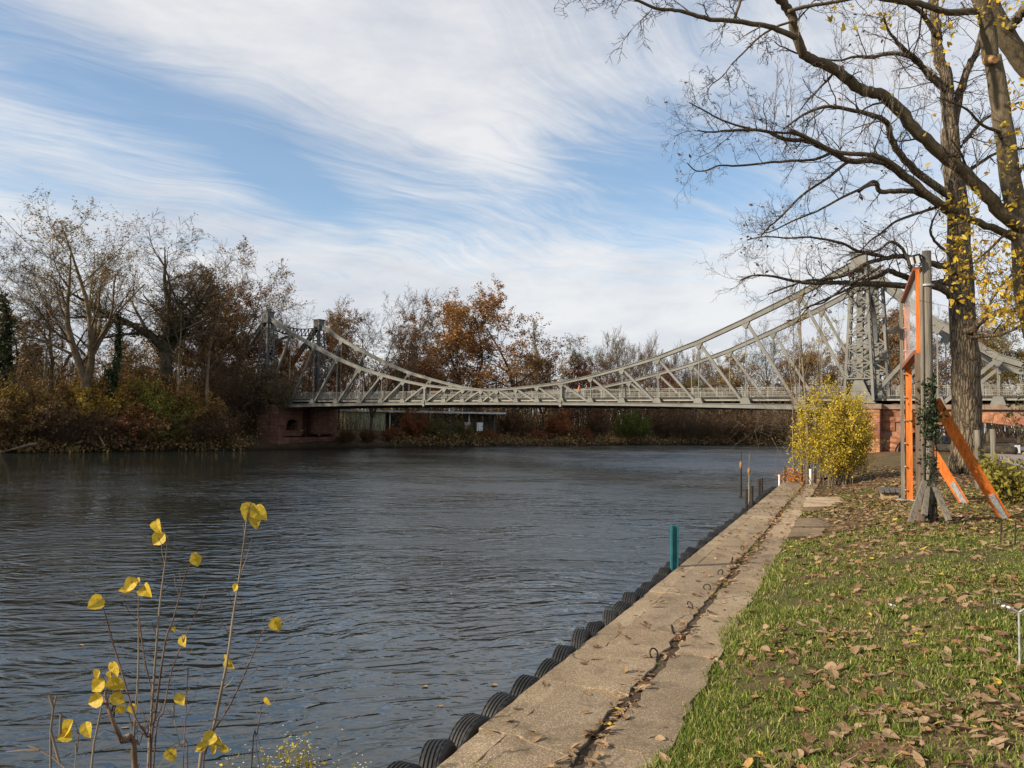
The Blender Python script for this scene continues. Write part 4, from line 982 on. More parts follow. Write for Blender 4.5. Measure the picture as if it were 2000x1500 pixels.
# dense undergrowth that reads as one mass behind the shrubs
g = np.random.default_rng(91); pts = []; sg_ = []
for k in range(2300):
    px = g.uniform(-120, 1680); inn = g.uniform(5, 40)
    b = bank_pt(px, inn)
    if b is None or (645 < px < 780 and inn < 12): continue
    hh = g.uniform(1.5, 6.5); 
    c = np.array(b)[None]+np.concatenate([g.normal(0, 1.2, (40, 2)), g.uniform(0, hh, (40, 1))], 1); pts.append(c)
    for j in range(5):
        a = np.array(b)+np.append(g.normal(0, 1, 2), 0); sg_.append((*a, *(a+np.append(g.normal(0, .9, 2), hh*g.uniform(.8, 1.7))), .035, .01))
for k in range(700):
    px = g.uniform(-150, 1640); b = bank_pt(px, g.uniform(-.6, 2.2))
    if b is None or 488 < px < 770: continue
    hh = g.uniform(.4, 2.0)
    pts.append(np.array([b.x, b.y, max(b.z, ZW+.05)])[None]+np.concatenate([g.normal(0, .8, (34, 2)), g.uniform(0, hh, (34, 1))], 1))
    for j in range(4):
        a = np.array([b.x, b.y, max(b.z, ZW)])+np.append(g.normal(0, .6, 2), 0); sg_.append((*a, *(a+np.append(g.normal(0, .7, 2)+np.array([.1, -.35]), hh*g.uniform(.6, 1.3))), .022, .008))
und = tag(link('undergrowth', cards_mesh('undergrowth', np.concatenate(pts), .26, M_LEAFW, 8)), 'brown autumn undergrowth under the trees of the far bank', 'undergrowth', None, 'stuff')
und.color = (.31, .215, .09, 1)
o = link('stems', segs_mesh('undergrowth_stems', sg_, 3, M_FTWIG), und); o.color = (.8, .75, .7, 1); tag(o, kind='stuff')
# distant wood closing the view behind everything
g = np.random.default_rng(92); sg_ = []; pts = []
for k in range(2600):
    u = g.uniform(0, 1); px = -200+2400*u
    x = at(px, 800, 1.0).x; d = g.uniform(165, 230); b = np.array([x*d, d, -2.])
    hh = g.uniform(9, 17)*(1-.25*(px > 1050)); t_ = b+np.array([g.normal(0, 1.2), g.normal(0, 1), hh])
    sg_.append((*b, *t_, .16, .03))
    for j in range(7):
        f_ = g.uniform(.3, 1); a = b*(1-f_)+t_*f_; e_ = a+np.array([g.normal(0, 1.5), g.normal(0, 1.5), abs(g.normal(1.6, .8))]); sg_.append((*a, *e_, .05, .015))
        pts += [e_+g.normal(0, .6, 3) for _ in range(2)]
wood = tag(link('distant_woods', segs_mesh('distant_woods', sg_, 3, M_FTWIG)), 'brown leafless wood closing the view behind the far bank', 'woods', None, 'stuff'); wood.color = (1.2, 1.05, .95, 1)
o = link('foliage', cards_mesh('distant_foliage', pts, .55, M_LEAFW, 4), wood); o.color = (.19, .10, .045, 1); tag(o, kind='stuff')
# dead branches hanging into the water on the left
T = Tree(5); b = bank_pt(205, .5)
for (pts_, r0) in (([(138, 780), (150, 805), (172, 828), (190, 846), (205, 872)], .11), ([(180, 835), (178, 850), (180, 872)], .06)):
    P3 = [at(x, y, b.y-.5-.3*i) for i, (x, y) in enumerate(pts_)]
    for i in range(len(P3)-1): T.thick.append((*P3[i], *P3[i+1], r0, r0*.85))
tag(link('dead_branch', segs_mesh('dead_branch', T.thick, 6, M_SHOOT)), 'pale dead branch slanting down into the water at the left bank', 'branch')
P3 = [at(x, y, 82.5-.4*i) for i, (x, y) in enumerate([(72, 866), (55, 869), (35, 874), (18, 879), (0, 884)])]
tag(link('driftwood', segs_mesh('driftwood', [(*P3[i], *P3[i+1], .14-.02*i, .12-.02*i) for i in range(4)], 6, M_SHOOT)), 'pale driftwood branch lying on the water at far left', 'driftwood')
# pale low pavilion behind the far bank under the bridge
pb = bank_pt(830, 9); pb.z = -2.6
pv = thing('pavilion', 'low pale pavilion with light roof seen under the left half of the bridge', 'pavilion', pb)
dx = Vector((.96, .28, 0)); dy = Vector((-.28, .96, 0))
def pvp(a, b_, z): return pb+dx*a+dy*b_+UP*z
L0, L1 = -14.5, 12.0
mb = MB(); mb.box(pvp(-10.8, 2.2, 1.9), dx*3.6, dy*2, UP*1.95); mb.build('wall', plain('pale green plaster', (.52, .53, .34)), pv)
mb = MB(); mb.box(pvp(-14.6, 1.8, 1.9), dx*.7, dy*2.0, UP*1.95); mb.build('wall', plain('cream plaster', (.85, .78, .42)), pv)
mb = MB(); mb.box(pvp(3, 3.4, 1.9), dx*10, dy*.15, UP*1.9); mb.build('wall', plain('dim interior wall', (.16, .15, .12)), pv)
mb = MB(); mb.box(pvp(-1.0, 2.0, 4.02), dx*14.8, dy*2.6, UP*.14); mb.build('roof', plain('pale roof sheet', (.62, .62, .62)), pv)
for k in range(9):
    mb = MB(); mb.box(pvp(-6.5+2.3*k, .1, 1.9), dx*.08, dy*.08, UP*1.98); mb.build('post', M_WHITE if k % 3 == 0 else M_FBARK, pv)
for k in range(6):
    mb = MB(); mb.box(pvp(-5.4+2.3*k, .12, .55), dx*1.05, dy*.03, UP*.06); mb.box(pvp(-5.4+2.3*k, .12, .95), dx*1.05, dy*.03, UP*.05); mb.build('railing', plain('green rail', (.06, .12, .06)), pv)
for k, x in enumerate((7.0, 9.2)):
    mb = MB(); mb.box(pvp(x, .0, 1.6), dx*.55, dy*.05, UP*.75); mb.build('panel', plain('pale pink board', (.72, .55, .55)) if k == 0 else M_WHITE, pv)
# ------------------------------------------------------------------ the two big trees on the right bank
def poly(pts, d0, d1, w0=None, w1=None):
    """photo points -> 3D polyline with depth running d0..d1 and radii from widths in photo pixels"""
    n = len(pts); out = []; rad = []
    for i, (x, y) in enumerate(pts):
        u = i/(n-1); d = d0+(d1-d0)*u; out.append(at(x, y, d))
        if w0: rad.append((w0+(w1-w0)*u)*d/F/2)
    return out, rad
def smooth_poly(P, Rr, k=4, jit=0.0, rnd=None):
    """Catmull-Rom subdivision"""
    o = []; ro = []; n = len(P)
    for i in range(n-1):
        p0, p1, p2, p3 = P[max(i-1, 0)], P[i], P[i+1], P[min(i+2, n-1)]
        for j in range(k):
            t = j/k; t2, t3 = t*t, t*t*t
            v = ((2*p1)+(p2-p0)*t+(2*p0-5*p1+4*p2-p3)*t2+(3*p1-p0-3*p2+p3)*t3)*.5
            if jit: v = v+Vector((rnd.gauss(0, jit), rnd.gauss(0, jit), rnd.gauss(0, jit)))*Rr[i]
            o.append(v); ro.append(Rr[i]+(Rr[i+1]-Rr[i])*t)
    o.append(P[-1]); ro.append(Rr[-1]); return o, ro
def bulge_tube(mb, P, Rr, n, amp, rnd):
    """round limb with uneven girth"""
    k = len(P); o = len(mb.v); ref = Vector((.31, .17, .93)); ph = [rnd.uniform(0, 6.28) for _ in range(4)]
    for i, p in enumerate(P):
        d = (P[min(i+1, k-1)]-P[max(i-1, 0)]).normalized(); a = d.cross(ref if abs(d.dot(ref)) < .93 else Vector((1, .2, 0))).normalized(); b = d.cross(a)
        for j in range(n):
            t = 2*math.pi*j/n; q = 1+amp*(math.sin(3*t+ph[0]+i*.35)+.7*math.sin(5*t+ph[1]-i*.22)+.6*math.sin(2*t+ph[2]+i*.8))*.5+rnd.uniform(-amp, amp)*.25
            mb.v.append(tuple(p+a*(math.cos(t)*Rr[i]*q)+b*(math.sin(t)*Rr[i]*q)))
    for i in range(k-1):
        for j in range(n): mb.f.append((o+i*n+j, o+i*n+(j+1) % n, o+(i+1)*n+(j+1) % n, o+(i+1)*n+j))
    mb.f.append(tuple(o+j for j in range(n))[::-1]); mb.f.append(tuple(o+(k-1)*n+j for j in range(n)))
def limb_twigs(T, P, Rr, dens, L, P_, start=.15, up=.0, tipboost=1.5):
    """side branches along a limb polyline"""
    r = T.r; n = len(P)
    tot = sum((P[i+1]-P[i]).length for i in range(n-1)); cnt = max(2, int(tot*dens))
    for c in range(cnt):
        f = start+(1-start)*(1-(1-(c+r.random())/cnt)**tipboost) if tipboost else start+(1-start)*r.random()
        x = min(f, .995)*(n-1); i = int(x); q = P[i].lerp(P[i+1], x-i); d = (P[i+1]-P[i]).normalized()
        a = math.radians(r.uniform(28, 75)); dd = (d*math.cos(a)+perp(d, r)*math.sin(a)+Vector((0, 0, up))).normalized()
        rr = max(.006, min(Rr[i]*.5, .045)*r.uniform(.45, .9))
        grow(T, q, dd, L*r.uniform(.45, 1.25), rr, 1, P_)
TWP = dict(BASE, n=[5, 5, 4, 3], wig=.42, trop=[.0, .03, .03, .02], max=3, kids=[5, 6, 5], start=[.2, .18, .12], ang=[50, 50, 52], len=[.5, .5, .48], rr=[.6, .6, .6], rmin=.0055, lim=.30, taper=.4)
def big_tree(name, label, loc, limbs, bark, seed, group='large trees on the right bank'):
    root = thing(name, label, 'tree', loc, group); T = Tree(seed); r = random.Random(seed)
    for li in limbs:
        P_, Rr = poly(li['p'], li['d'][0], li['d'][1], *li['w']); P_, Rr = smooth_poly(P_, Rr, 4, .03 if li.get('trunk') else .12, r)
        mb = MB(); n = 28 if li.get('trunk') else 9
        bulge_tube(mb, P_, Rr, n, .045 if li.get('trunk') else .07, r); mb.build('trunk' if li.get('trunk') else 'limb', bark, root, True)
        if li.get('t', 0): limb_twigs(T, P_, Rr, li['t'], li.get('L', 1.6), dict(TWP, **li.get('P', {})), li.get('s', .12), li.get('up', .0), li.get('tb', 1.2))
    return root, T
oak_limbs = [
 dict(p=[(1893, 936), (1890, 915), (1888, 880), (1887, 800), (1885, 700), (1879, 600), (1875, 500), (1872, 420), (1864, 365), (1858, 310), (1856, 250)], d=(33.4, 33), w=(62, 30), trunk=1),
 dict(p=[(1856, 255), (1851, 191), (1847, 149), (1834, 105), (1829, 60), (1826, 20), (1824, -20)], d=(33, 33.5), w=(26, 16), t=2.2, L=2.2, s=.1),
 dict(p=[(1862, 260), (1872, 190), (1881, 161), (1896, 120), (1906, 106), (1919, 55), (1930, 0)], d=(33, 34.5), w=(18, 9), t=2.0, L=2.2),
 dict(p=[(1830, 70), (1800, 25), (1770, 5), (1745, -25)], d=(33, 31.5), w=(10, 6), t=2.0, L=2.2),
 dict(p=[(1852, 180), (1815, 150), (1790, 115), (1760, 90), (1735, 60), (1725, 30)], d=(33, 31), w=(11, 4), t=2.2, L=2.0),
 dict(p=[(1850, 170), (1800, 130), (1776, 110), (1735, 105), (1700, 112), (1672, 110), (1640, 118), (1605, 115)], d=(33, 30), w=(11, 3), t=2.4, L=1.9),
 dict(p=[(1864, 372), (1847, 378), (1787, 331), (1762, 306), (1741, 272), (1732, 238), (1702, 225), (1660, 215), (1617, 208), (1575, 221), (1549, 238), (1530, 252)], d=(33, 29), w=(17, 3), t=2.6, L=1.9),
 dict(p=[(1866, 415), (1851, 412), (1787, 361), (1745, 327), (1711, 314), (1660, 314), (1617, 293), (1575, 276), (1532, 272), (1490, 255), (1426, 255), (1390, 258), (1362, 255)], d=(33, 28), w=(18, 2.5), t=2.7, L=1.7),
 dict(p=[(1600, 283), (1555, 262), (1505, 258), (1450, 248), (1400, 230), (1372, 214), (1345, 200)], d=(30, 28), w=(6, 2), t=3.2, L=1.2),
 dict(p=[(1620, 300), (1590, 312), (1545, 314), (1500, 318), (1440, 324), (1405, 323), (1380, 333), (1358, 333), (1342, 318)], d=(30.5, 28.5), w=(6, 2), t=2.2, L=1.2),
 dict(p=[(1822, 390), (1813, 387), (1787, 374), (1745, 374), (1719, 374), (1711, 357), (1700, 358), (1677, 374)], d=(33, 31), w=(12, 7), t=.8, L=1.0),
 dict(p=[(1712, 360), (1690, 365), (1643, 387), (1596, 412), (1554, 429), (1511, 450), (1480, 458)], d=(31.3, 29.5), w=(6, 2), t=3.0, L=1.5),
 dict(p=[(1660, 314), (1640, 328), (1617, 348), (1566, 382), (1524, 425), (1500, 445), (1480, 470)], d=(31, 29.5), w=(7, 2), t=3.0, L=1.4),
 dict(p=[(1866, 395), (1830, 405), (1790, 418), (1750, 432), (1722, 455), (1700, 470), (1680, 490)], d=(33, 31), w=(7, 2.5), t=2.5, L=1.4),
 dict(p=[(1874, 532), (1861, 531), (1840, 520), (1819, 515), (1780, 504), (1750, 501), (1720, 507), (1690, 516), (1660, 534), (1618, 545), (1575, 548), (1540, 560), (1500, 575)], d=(33, 30), w=(15, 2.5), t=2.6, L=1.5),
 dict(p=[(1876, 590), (1864, 582), (1840, 564), (1819, 558), (1780, 561), (1720, 555), (1675, 556), (1654, 553), (1615, 552), (1585, 553), (1549, 549), (1510, 540), (1470, 538), (1446, 548)], d=(33, 29.5), w=(17, 2.5), t=2.8, L=1.4),
 dict(p=[(1872, 555), (1840, 552), (1800, 556), (1780, 546), (1750, 534), (1735, 529), (1715, 540), (1699, 545), (1672, 558), (1640, 572), (1600, 590), (1565, 605)], d=(33, 30.5), w=(15, 2.5), t=2.2, L=1.3),
 dict(p=[(1790, 548), (1783, 534), (1771, 501), (1759, 483), (1741, 472), (1720, 486), (1705, 492), (1680, 498), (1655, 510)], d=(32, 31), w=(8, 3), t=2.8, L=1.4),
 dict(p=[(1720, 500), (1690, 494), (1672, 489), (1642, 474), (1600, 466), (1576, 463), (1540, 465), (1495, 462), (1460, 468)], d=(31.5, 29.5), w=(7, 2), t=3.0, L=1.4),
 dict(p=[(1720, 520), (1690, 540), (1650, 560), (1610, 590), (1580, 600), (1555, 630)], d=(31.3, 30.5), w=(6, 2), t=1.6, L=1.0),
 dict(p=[(1884, 650), (1900, 642), (1918, 624), (1942, 612), (1966, 609), (2000, 600)], d=(33, 30), w=(18, 9), t=1.5, L=1.4),
 dict(p=[(1888, 662), (1909, 657), (1945, 654), (1975, 645), (2010, 630)], d=(33, 31), w=(9, 5), t=2.2, L=1.4),
 dict(p=[(1866, 300), (1890, 270), (1915, 240), (1945, 220), (1990, 200)], d=(33, 34), w=(9, 4), t=2.2, L=1.6),
 dict(p=[(1868, 350), (1905, 325), (1945, 300), (2000, 290)], d=(33, 34), w=(9, 4), t=2.2, L=1.6),
 dict(p=[(1862, 505), (1830, 475), (1818, 455), (1822, 430), (1840, 400)], d=(33, 32), w=(6, 3), t=2.0, L=1.2),
]
oak_loc = at(1890, 922, 33.4)
oak, T = big_tree('big_tree', 'big upright tree with thick furrowed trunk and bare spreading limbs behind the orange frame', oak_loc, oak_limbs, M_OAK, 77)
def shift(S, o): return [(a[0]-o.x, a[1]-o.y, a[2]-o.z, a[3]-o.x, a[4]-o.y, a[5]-o.z, a[6], a[7]) for a in S]
link('branches', segs_mesh('oak_branches', shift(T.thin, oak_loc), 3, M_TWIG), oak)
# flare of the roots
mb = MB(); r = random.Random(2)
for k in range(7):
    a = k*.9+r.uniform(-.2, .2); c = Vector((oak_loc.x, oak_loc.y, 0)); v = Vector((math.cos(a), math.sin(a), 0))
    mb.tube([c+v*.40+UP*(-.9), c+v*.62+UP*-1.6, c+v*.88+UP*-1.92, c+v*1.2+UP*-2.1], [.16, .22, .17, .05], 7)
mb.build('root', M_OAK, oak, True)
# brown dead leaves left on the tree
g = np.random.default_rng(6); tp = np.array(T.tips); tp = tp[g.integers(0, len(tp), 420)]
lv = link('crown', cards_mesh('oak_leaves', tp-np.array(oak_loc)[None]+g.normal(0, .05, (420, 3)), .14, M_LEAFW, 3), oak); lv.color = (.16, .075, .035, 1)

pop_limbs = [
 dict(p=[(2060, 800), (2030, 680), (2003, 570), (1994, 446), (1975, 361), (1962, 255), (1949, 170), (1938, 112)], d=(17, 17), w=(44, 31), trunk=1, t=.5, L=.8, P=dict(lim=1)),
 dict(p=[(1936, 118), (1930, 60), (1922, 25), (1908, -15)], d=(17, 16.8), w=(30, 26), trunk=1),
 dict(p=[(2040, 170), (2000, 123), (1966, 72), (1940, 25), (1926, -15)], d=(18, 17.6), w=(38, 34), trunk=1),
 dict(p=[(2012, 462), (1996, 446), (1957, 416), (1915, 370), (1872, 327), (1830, 293), (1787, 251), (1745, 204), (1715, 183), (1681, 174), (1639, 140), (1596, 121), (1571, 106), (1556, 76), (1545, 30), (1530, 5), (1505, -15)], d=(17, 14.5), w=(27, 16), t=1.6, L=1.0, s=.1),
 dict(p=[(1552, 72), (1545, 70), (1511, 55), (1470, 46), (1430, 40), (1388, 38), (1341, 25), (1311, 19), (1282, 17), (1243, 0), (1200, -14), (1160, -20)], d=(14.8, 13), w=(12, 4), t=3.2, L=.9, s=.2),
 dict(p=[(1434, 40), (1437, 30), (1445, 5), (1452, -15)], d=(14.3, 14.1), w=(6, 5)),
 dict(p=[(1552, 40), (1510, 55), (1480, 75), (1455, 100), (1430, 125), (1410, 150), (1390, 165), (1380, 180)], d=(14.8, 13.8), w=(5, 1.5), t=4.5, L=.6),
 dict(p=[(1540, 22), (1580, 12), (1630, 4), (1690, -8)], d=(14.6, 14.6), w=(8, 6), t=3, L=.8),
 dict(p=[(1700, -8), (1760, 2), (1804, 8), (1850, 24), (1880, 22), (1925, 22)], d=(15.5, 17), w=(11, 14), t=2, L=.9),
 dict(p=[(1868, 412), (1840, 398), (1790, 360), (1745, 322), (1711, 304), (1698, 302), (1638, 298), (1600, 282), (1562, 262), (1543, 254)], d=(16, 14.6), w=(12, 7), t=1.0, L=.7),
 dict(p=[(1990, 470), (1950, 448), (1900, 432), (1868, 412)], d=(17, 16), w=(16, 12)),
 dict(p=[(2030, 0), (2000, 20), (1985, 40), (1968, 60)], d=(17.5, 17.6), w=(22, 18)),
 dict(p=[(1960, 260), (1920, 245), (1890, 215), (1860, 200), (1830, 190)], d=(17, 15.5), w=(7, 2), t=3, L=.9),
 dict(p=[(1990, 440), (1960, 460), (1930, 490), (1905, 510), (1880, 540)], d=(17, 15.8), w=(6, 2), t=3, L=.8),
 dict(p=[(2020, 520), (1985, 530), (1955, 560), (1935, 590), (1915, 630)], d=(17, 15.8), w=(6, 2), t=3, L=.8),
 dict(p=[(1975, 360), (1995, 330), (2020, 300)], d=(17, 16.5), w=(8, 5), t=3, L=.9),
]
g0 = at(2060, 800, 17); pop_loc = Vector((g0.x+.4, g0.y, -1.9))
pop, T = big_tree('poplar', 'nearer brown poplar entering from the right edge with long bare limb and yellow leaves', pop_loc, pop_limbs, M_POPLAR, 78)
mb = MB(); mb.tube([pop_loc+UP*-.3, pop_loc+Vector((-.1, 0, 1.0)), at(2060, 800, 17)+UP*.05], [.36, .31, .28], 16); mb.build('trunk', M_POPLAR, pop, True)
link('branches', segs_mesh('poplar_branches', shift(T.thin+T.thick, pop_loc), 3, M_TWIG), pop)
# cut stub on the stem
c0 = at(1940, 118, 16.75); mb = MB(); mb.tube([c0+Vector((0, .2, .1)), c0+Vector((-.02, -.1, -.03))], [.12, .075], 12); mb.build('cut_stub', material('cut wood', two((.25, .13, .05), (.42, .25, .11), 12), .9), pop)
# straight epicormic shoots standing up from the limbs
T2 = Tree(9); r = random.Random(9)
SP = dict(TWP, n=[9, 4, 3], wig=.13, trop=[.05, .10, .08], max=2, kids=[15, 4], start=[.1, .2], ang=[34, 36], len=[.24, .45], rr=[.5, .6], rmin=.004, lim=9)
for (x, y0, y1, d) in [(1547, 255, 60, 14.6), (1535, 250, 150, 14.5), (1512, 235, 110, 14.5), (1600, 280, 140, 14.9), (1640, 295, 60, 15), (1700, 300, 90, 15.3), (1735, 300, 60, 15.4),
                       (1705, 178, 40, 15.2), (1755, 210, 60, 15.5), (1640, 138, 20, 15.0), (1800, 255, 110, 15.7), (1838, 290, 150, 15.9), (1905, 360, 250, 16.3), (1560, 90, 0, 14.7), (1870, 400, 310, 16)]:
    a, b = at(x, y0, d), at(x+r.uniform(-8, 8), y1, d+r.uniform(-.3, .3))
    grow(T2, a, (b-a).normalized(), (b-a).length, .0095, 0, SP)
link('shoots', segs_mesh('poplar_shoots', shift(T2.thin, pop_loc), 3, M_SHOOT), pop)
# yellow leaves: clusters by where they hang
g = np.random.default_rng(15); L_ = []
def cluster(n, x0, x1, y0, y1, d0, d1):
    for _ in range(n):
        x, y = g.uniform(x0, x1), g.uniform(y0, y1); L_.append(at(x, y, g.uniform(d0, d1)))
for c in ((110, 1838, 1915, 365, 470, 15.6, 16.4), (75, 1845, 1895, 470, 560, 15.6, 16.4), (26, 1855, 1900, 560, 625, 15.6, 16), (120, 1900, 2000, 470, 560, 15, 16.5), (210, 1915, 2010, 540, 640, 14.8, 16.2),
          (45, 1960, 2010, 150, 330, 15.5, 17), (28, 1820, 1930, 0, 130, 15.5, 17), (16, 1870, 1960, 240, 400, 15.5, 17), (26, 1620, 1760, -5, 60, 14.6, 15.5), (14, 1800, 1880, 20, 250, 15, 16), (10, 1740, 1840, 160, 330, 15, 16), (60, 1960, 2010, 320, 480, 16, 17), (40, 1900, 2000, 0, 60, 16, 17.5)): cluster(*c)
lv = np.array([tuple(v-pop_loc) for v in L_])
link('crown', cards_mesh('poplar_leaves', lv, .115, M_YELLOW, 2, 'leaf'), pop)
# fine twigs that carry those leaves
tw = []
for v in L_[::2]:
    e = v-pop_loc+Vector((g.normal(0, .25), g.normal(0, .2), abs(g.normal(.3, .2)))); tw.append((*(v-pop_loc), *e, .003, .006))
tag(link('leaf_twigs', segs_mesh('leaf_twigs', tw, 3, M_TWIG), pop), kind='stuff')

# ------------------------------------------------------------------ yellow bush and young trunks at the quay end
yb0 = atz(1618, 940, -2.2); yb = thing('yellow_bush', 'dense yellow leaved bush at the far end of the quay', 'bush', yb0); yb.scale = (1.08, 1.08, 1.06); yb.location.x += .3
g = np.random.default_rng(21); T = Tree(21); r = T.r
P4 = dict(n=[6, 4, 3], wig=.18, trop=[.06, .08, .06], max=2, kids=[10, 5], start=[.12, .2], ang=[30, 36], len=[.42, .5], rr=[.5, .6], rmin=.006, lim=9)
for k in range(46):
    a = r.uniform(0, 6.28); rr = r.uniform(0, .85); o = Vector((math.cos(a)*rr*1.15, math.sin(a)*rr, 0))
    grow(T, o+UP*-.2, Vector((o.x*.32, o.y*.32, 1)).normalized(), r.uniform(2.0, 3.7)*(1-.25*rr), .02, 0, P4)
link('stems', segs_mesh('yellow_stems', T.thin, 3, M_SHOOT), yb)
tp = np.array(T.tips); i = g.integers(0, len(tp), 30000); q = tp[i]+g.normal(0, .085, (30000, 3)); q = q[(q[:, 2] > .05) & (wob(q[:, 0]*2.3+q[:, 2]*1.1, q[:, 1]*2.3+q[:, 2]*2.6) > -.62)]
link('foliage', cards_mesh('yellow_leaves', q, .072, M_YBUSH, 5), yb)
yt = [(1578, 935, 500, 9, -18), (1566, 932, 540, 6, -22), (1592, 935, 580, 5, 8), (1630, 930, 620, 4, 10), (1553, 930, 660, 4, -14), (1602, 930, 650, 4, 2)]
yc0 = atz(1575, 936, -2.3)
for k, (x, y0, y1, w_, lean) in enumerate(yt):
    b = atz(x, y0+3, -2.3); d = b.y
    T = Tree(40+k); P_ = [b+UP*-.2]+[at(x+lean*u+3*math.sin(u*7+k), y0+(y1-y0)*u, d-.2*u) for u in (.2, .4, .6, .8, 1)]
    Rr = [w_*d/F/2*(1-.9*(i/5)**.6) for i in range(6)]
    labs = ['thickest pale young trunk in front of the yellow bush at the quay end', 'young trunk leaning left beside the thickest one at the yellow bush', 'thin young trunk inside the middle of the yellow bush', 'thin young trunk in the right half of the yellow bush', 'thin trunk at the water side of the yellow bush', 'thinnest young trunk close behind the thickest one at the yellow bush']
    yr = thing('young_tree', labs[k], 'tree', b, 'young poplars at the quay end')
    mb = MB(); mb.tube(P_, Rr, 8); mb.build('trunk', M_SHOOT, yr, True)
    PP, RR = smooth_poly(P_, Rr, 3)
    limb_twigs(T, PP, RR, 3.2, .75, dict(TWP, max=2, trop=[0, .12, .1], wig=.12, rmin=.004, ang=[28, 30, 30]), .45, .5, 0)
    tag(link('branches', segs_mesh('young_branches', shift(T.thin, b), 3, M_SHOOT), yr), kind='stuff')
    tp = np.array(T.tips); i = np.random.default_rng(k).integers(0, len(tp), 60)
    link('crown', cards_mesh('young_leaves', tp[i]-np.array(b)[None], .09, M_YBUSH, k), yr)
# bare arching branches over the water left of the bush
T = Tree(61); r = T.r; b = atz(1585, 925, -2.3)
for k in range(16):
    e = at(r.uniform(1440, 1545), r.uniform(800, 905), 32+r.uniform(-1, 1)); grow(T, b+UP*r.uniform(.1, 1.3), ((e-b).normalized()+UP*.35).normalized(), (e-b).length*r.uniform(.8, 1.1), .012, 1, dict(TWP, trop=[0, -.06, -.02, 0], wig=.18, max=3, rmin=.004, kids=[4, 4, 3]))
ob = thing('bare_shrub', 'leafless arching shrub reaching over the water left of the yellow bush', 'shrub', b)
link('branches', segs_mesh('bare_shrub_branches', shift(T.thin, b), 3, M_SHOOT), ob)
# orange brown low plants at the quay corner
lo = thing('low_plant', 'low rusty orange plant at the quay corner below the yellow bush', 'plant', atz(1560, 940, -2.4))
g = np.random.default_rng(33); q = g.normal(0, 1, (420, 3))*np.array([.32, .45, .16])+np.array([-.1, .3, .2])
o = link('leaves', cards_mesh('low_plant_leaves', q, .09, M_LEAFW, 5), lo); o.color = (.42, .17, .04, 1)
# green bush at the right picture edge
for (px, py, d, n, hh, ww, lab, c) in ((1990, 940, 20, 900, 1.3, .8, 'yellow green bush at the right picture edge behind the stakes', (.24, .22, .04)), (2085, 720, 24, 1100, 2.2, 1.0, 'dark evergreen shrub cut by the right picture edge beside the trunk', (.05, .06, .02))):
    c0 = at(px, 850, d); b = Vector((c0.x, c0.y, -1.95)); root = thing('edge_shrub', lab, 'shrub', b)
    T = Tree(px); r = T.r
    for k in range(22):
        a = r.uniform(0, 6.28); grow(T, Vector((math.cos(a)*.3, math.sin(a)*.3, -.1)), Vector((math.cos(a)*.4, math.sin(a)*.4, 1)).normalized(), hh*(2.0 if d == 24 else 1)*r.uniform(.6, 1), .02, 0, P4)
    link('stems', segs_mesh('edge_stems', T.thin, 3, M_TWIG), root)
    tp = np.array(T.tips); i = np.random.default_rng(px).integers(0, len(tp), n*2)
    o = link('foliage', cards_mesh('edge_leaves', tp[i]+np.random.default_rng(2).normal(0, .1, (n*2, 3)), .12, M_LEAFW, 6), root); o.color = (*c, 1)

# ------------------------------------------------------------------ orange view frame, timber pole, stakes, bench
GZ = -1.95
Fp = Vector((10.6, 20.41, GZ)); Np = Vector((8.68, 16.15, GZ)); G = (Fp-Np).normalized(); Hd = Vector((G.y, -G.x, 0))
fr = thing('view_frame', 'tall orange wooden picture frame on posts with clear sheet and slanting braces', 'frame', (Fp+Np)/2)
zt, zb, zt2, zb2 = 3.42, 1.62, 3.42, 1.62
mb = MB(); mb.box(Fp+Hd*-.075+UP*2.72, Hd*.042, G*.07, UP*2.74); mb.build('timber_post', M_WOOD, fr)
mb = MB(); mb.box(Fp+Hd*.075+UP*(.05+1.75), Hd*.085, G*.025, UP*1.80); mb.build('post_board', M_ORANGE, fr)
mb = MB(); mb.box(Fp+Hd*.06+UP*(GZ*0+3.57+.88), Hd*.07, G*.05, UP*.90); mb.build('frame_side', M_ORANGE, fr)
mb = MB(); mb.box(Np+Hd*.01+UP*(3.57+.88), Hd*.05, G*.04, UP*.90); mb.build('frame_side', M_ORANGE, fr)
mb = MB(); mb.box((Fp+Np)/2+UP*(zt-GZ), Hd*.09, (Fp-Np)/2*1.005, UP*.035); mb.build('frame_top', M_ORANGE_SHADED, fr)  # beam colour already holds its shade
mb = MB(); mb.box((Fp+Np)/2+UP*(zb-GZ), Hd*.09, (Fp-Np)/2*1.005, UP*.045); mb.build('frame_bottom', M_ORANGE_SHADED, fr)
mb = MB(); mb.box(Np+Hd*-.02+UP*1.75, Hd*.05, G*.05, UP*1.80); mb.build('timber_post', material('brown post', two((.12, .08, .055), (.2, .14, .1), 3, stretch=(4, 4, .5)), .9), fr)
sm = bpy.data.materials.new('clear sheet'); sm.use_nodes = True; t = NT(sm.node_tree)
pos = t.n('ShaderNodeNewGeometry').outputs['Position']
fac = t.n('ShaderNodeMapRange', {0: t.noise(t.map(pos, (1, 1, 2.5)), 1.3, 5, .65), 1: .35, 2: .7, 3: .12, 4: .5}).outputs[0]
gl = t.n('ShaderNodeBsdfPrincipled', {'Base Color': (.75, .78, .82, 1), 'Roughness': .12})
mx = t.n('ShaderNodeMixShader', {0: fac, 1: t.n('ShaderNodeBsdfTransparent').outputs[0], 2: gl.outputs[0]})
t.t.links.new(mx.outputs[0], t.n('ShaderNodeOutputMaterial').inputs[0])
mb = MB(); mb.box((Fp+Np)/2+UP*((zt+zb)/2-GZ), Hd*.004, (Fp-Np)/2*.97, UP*(zt-zb-.1)/2); mb.build('clear_sheet', sm, fr)
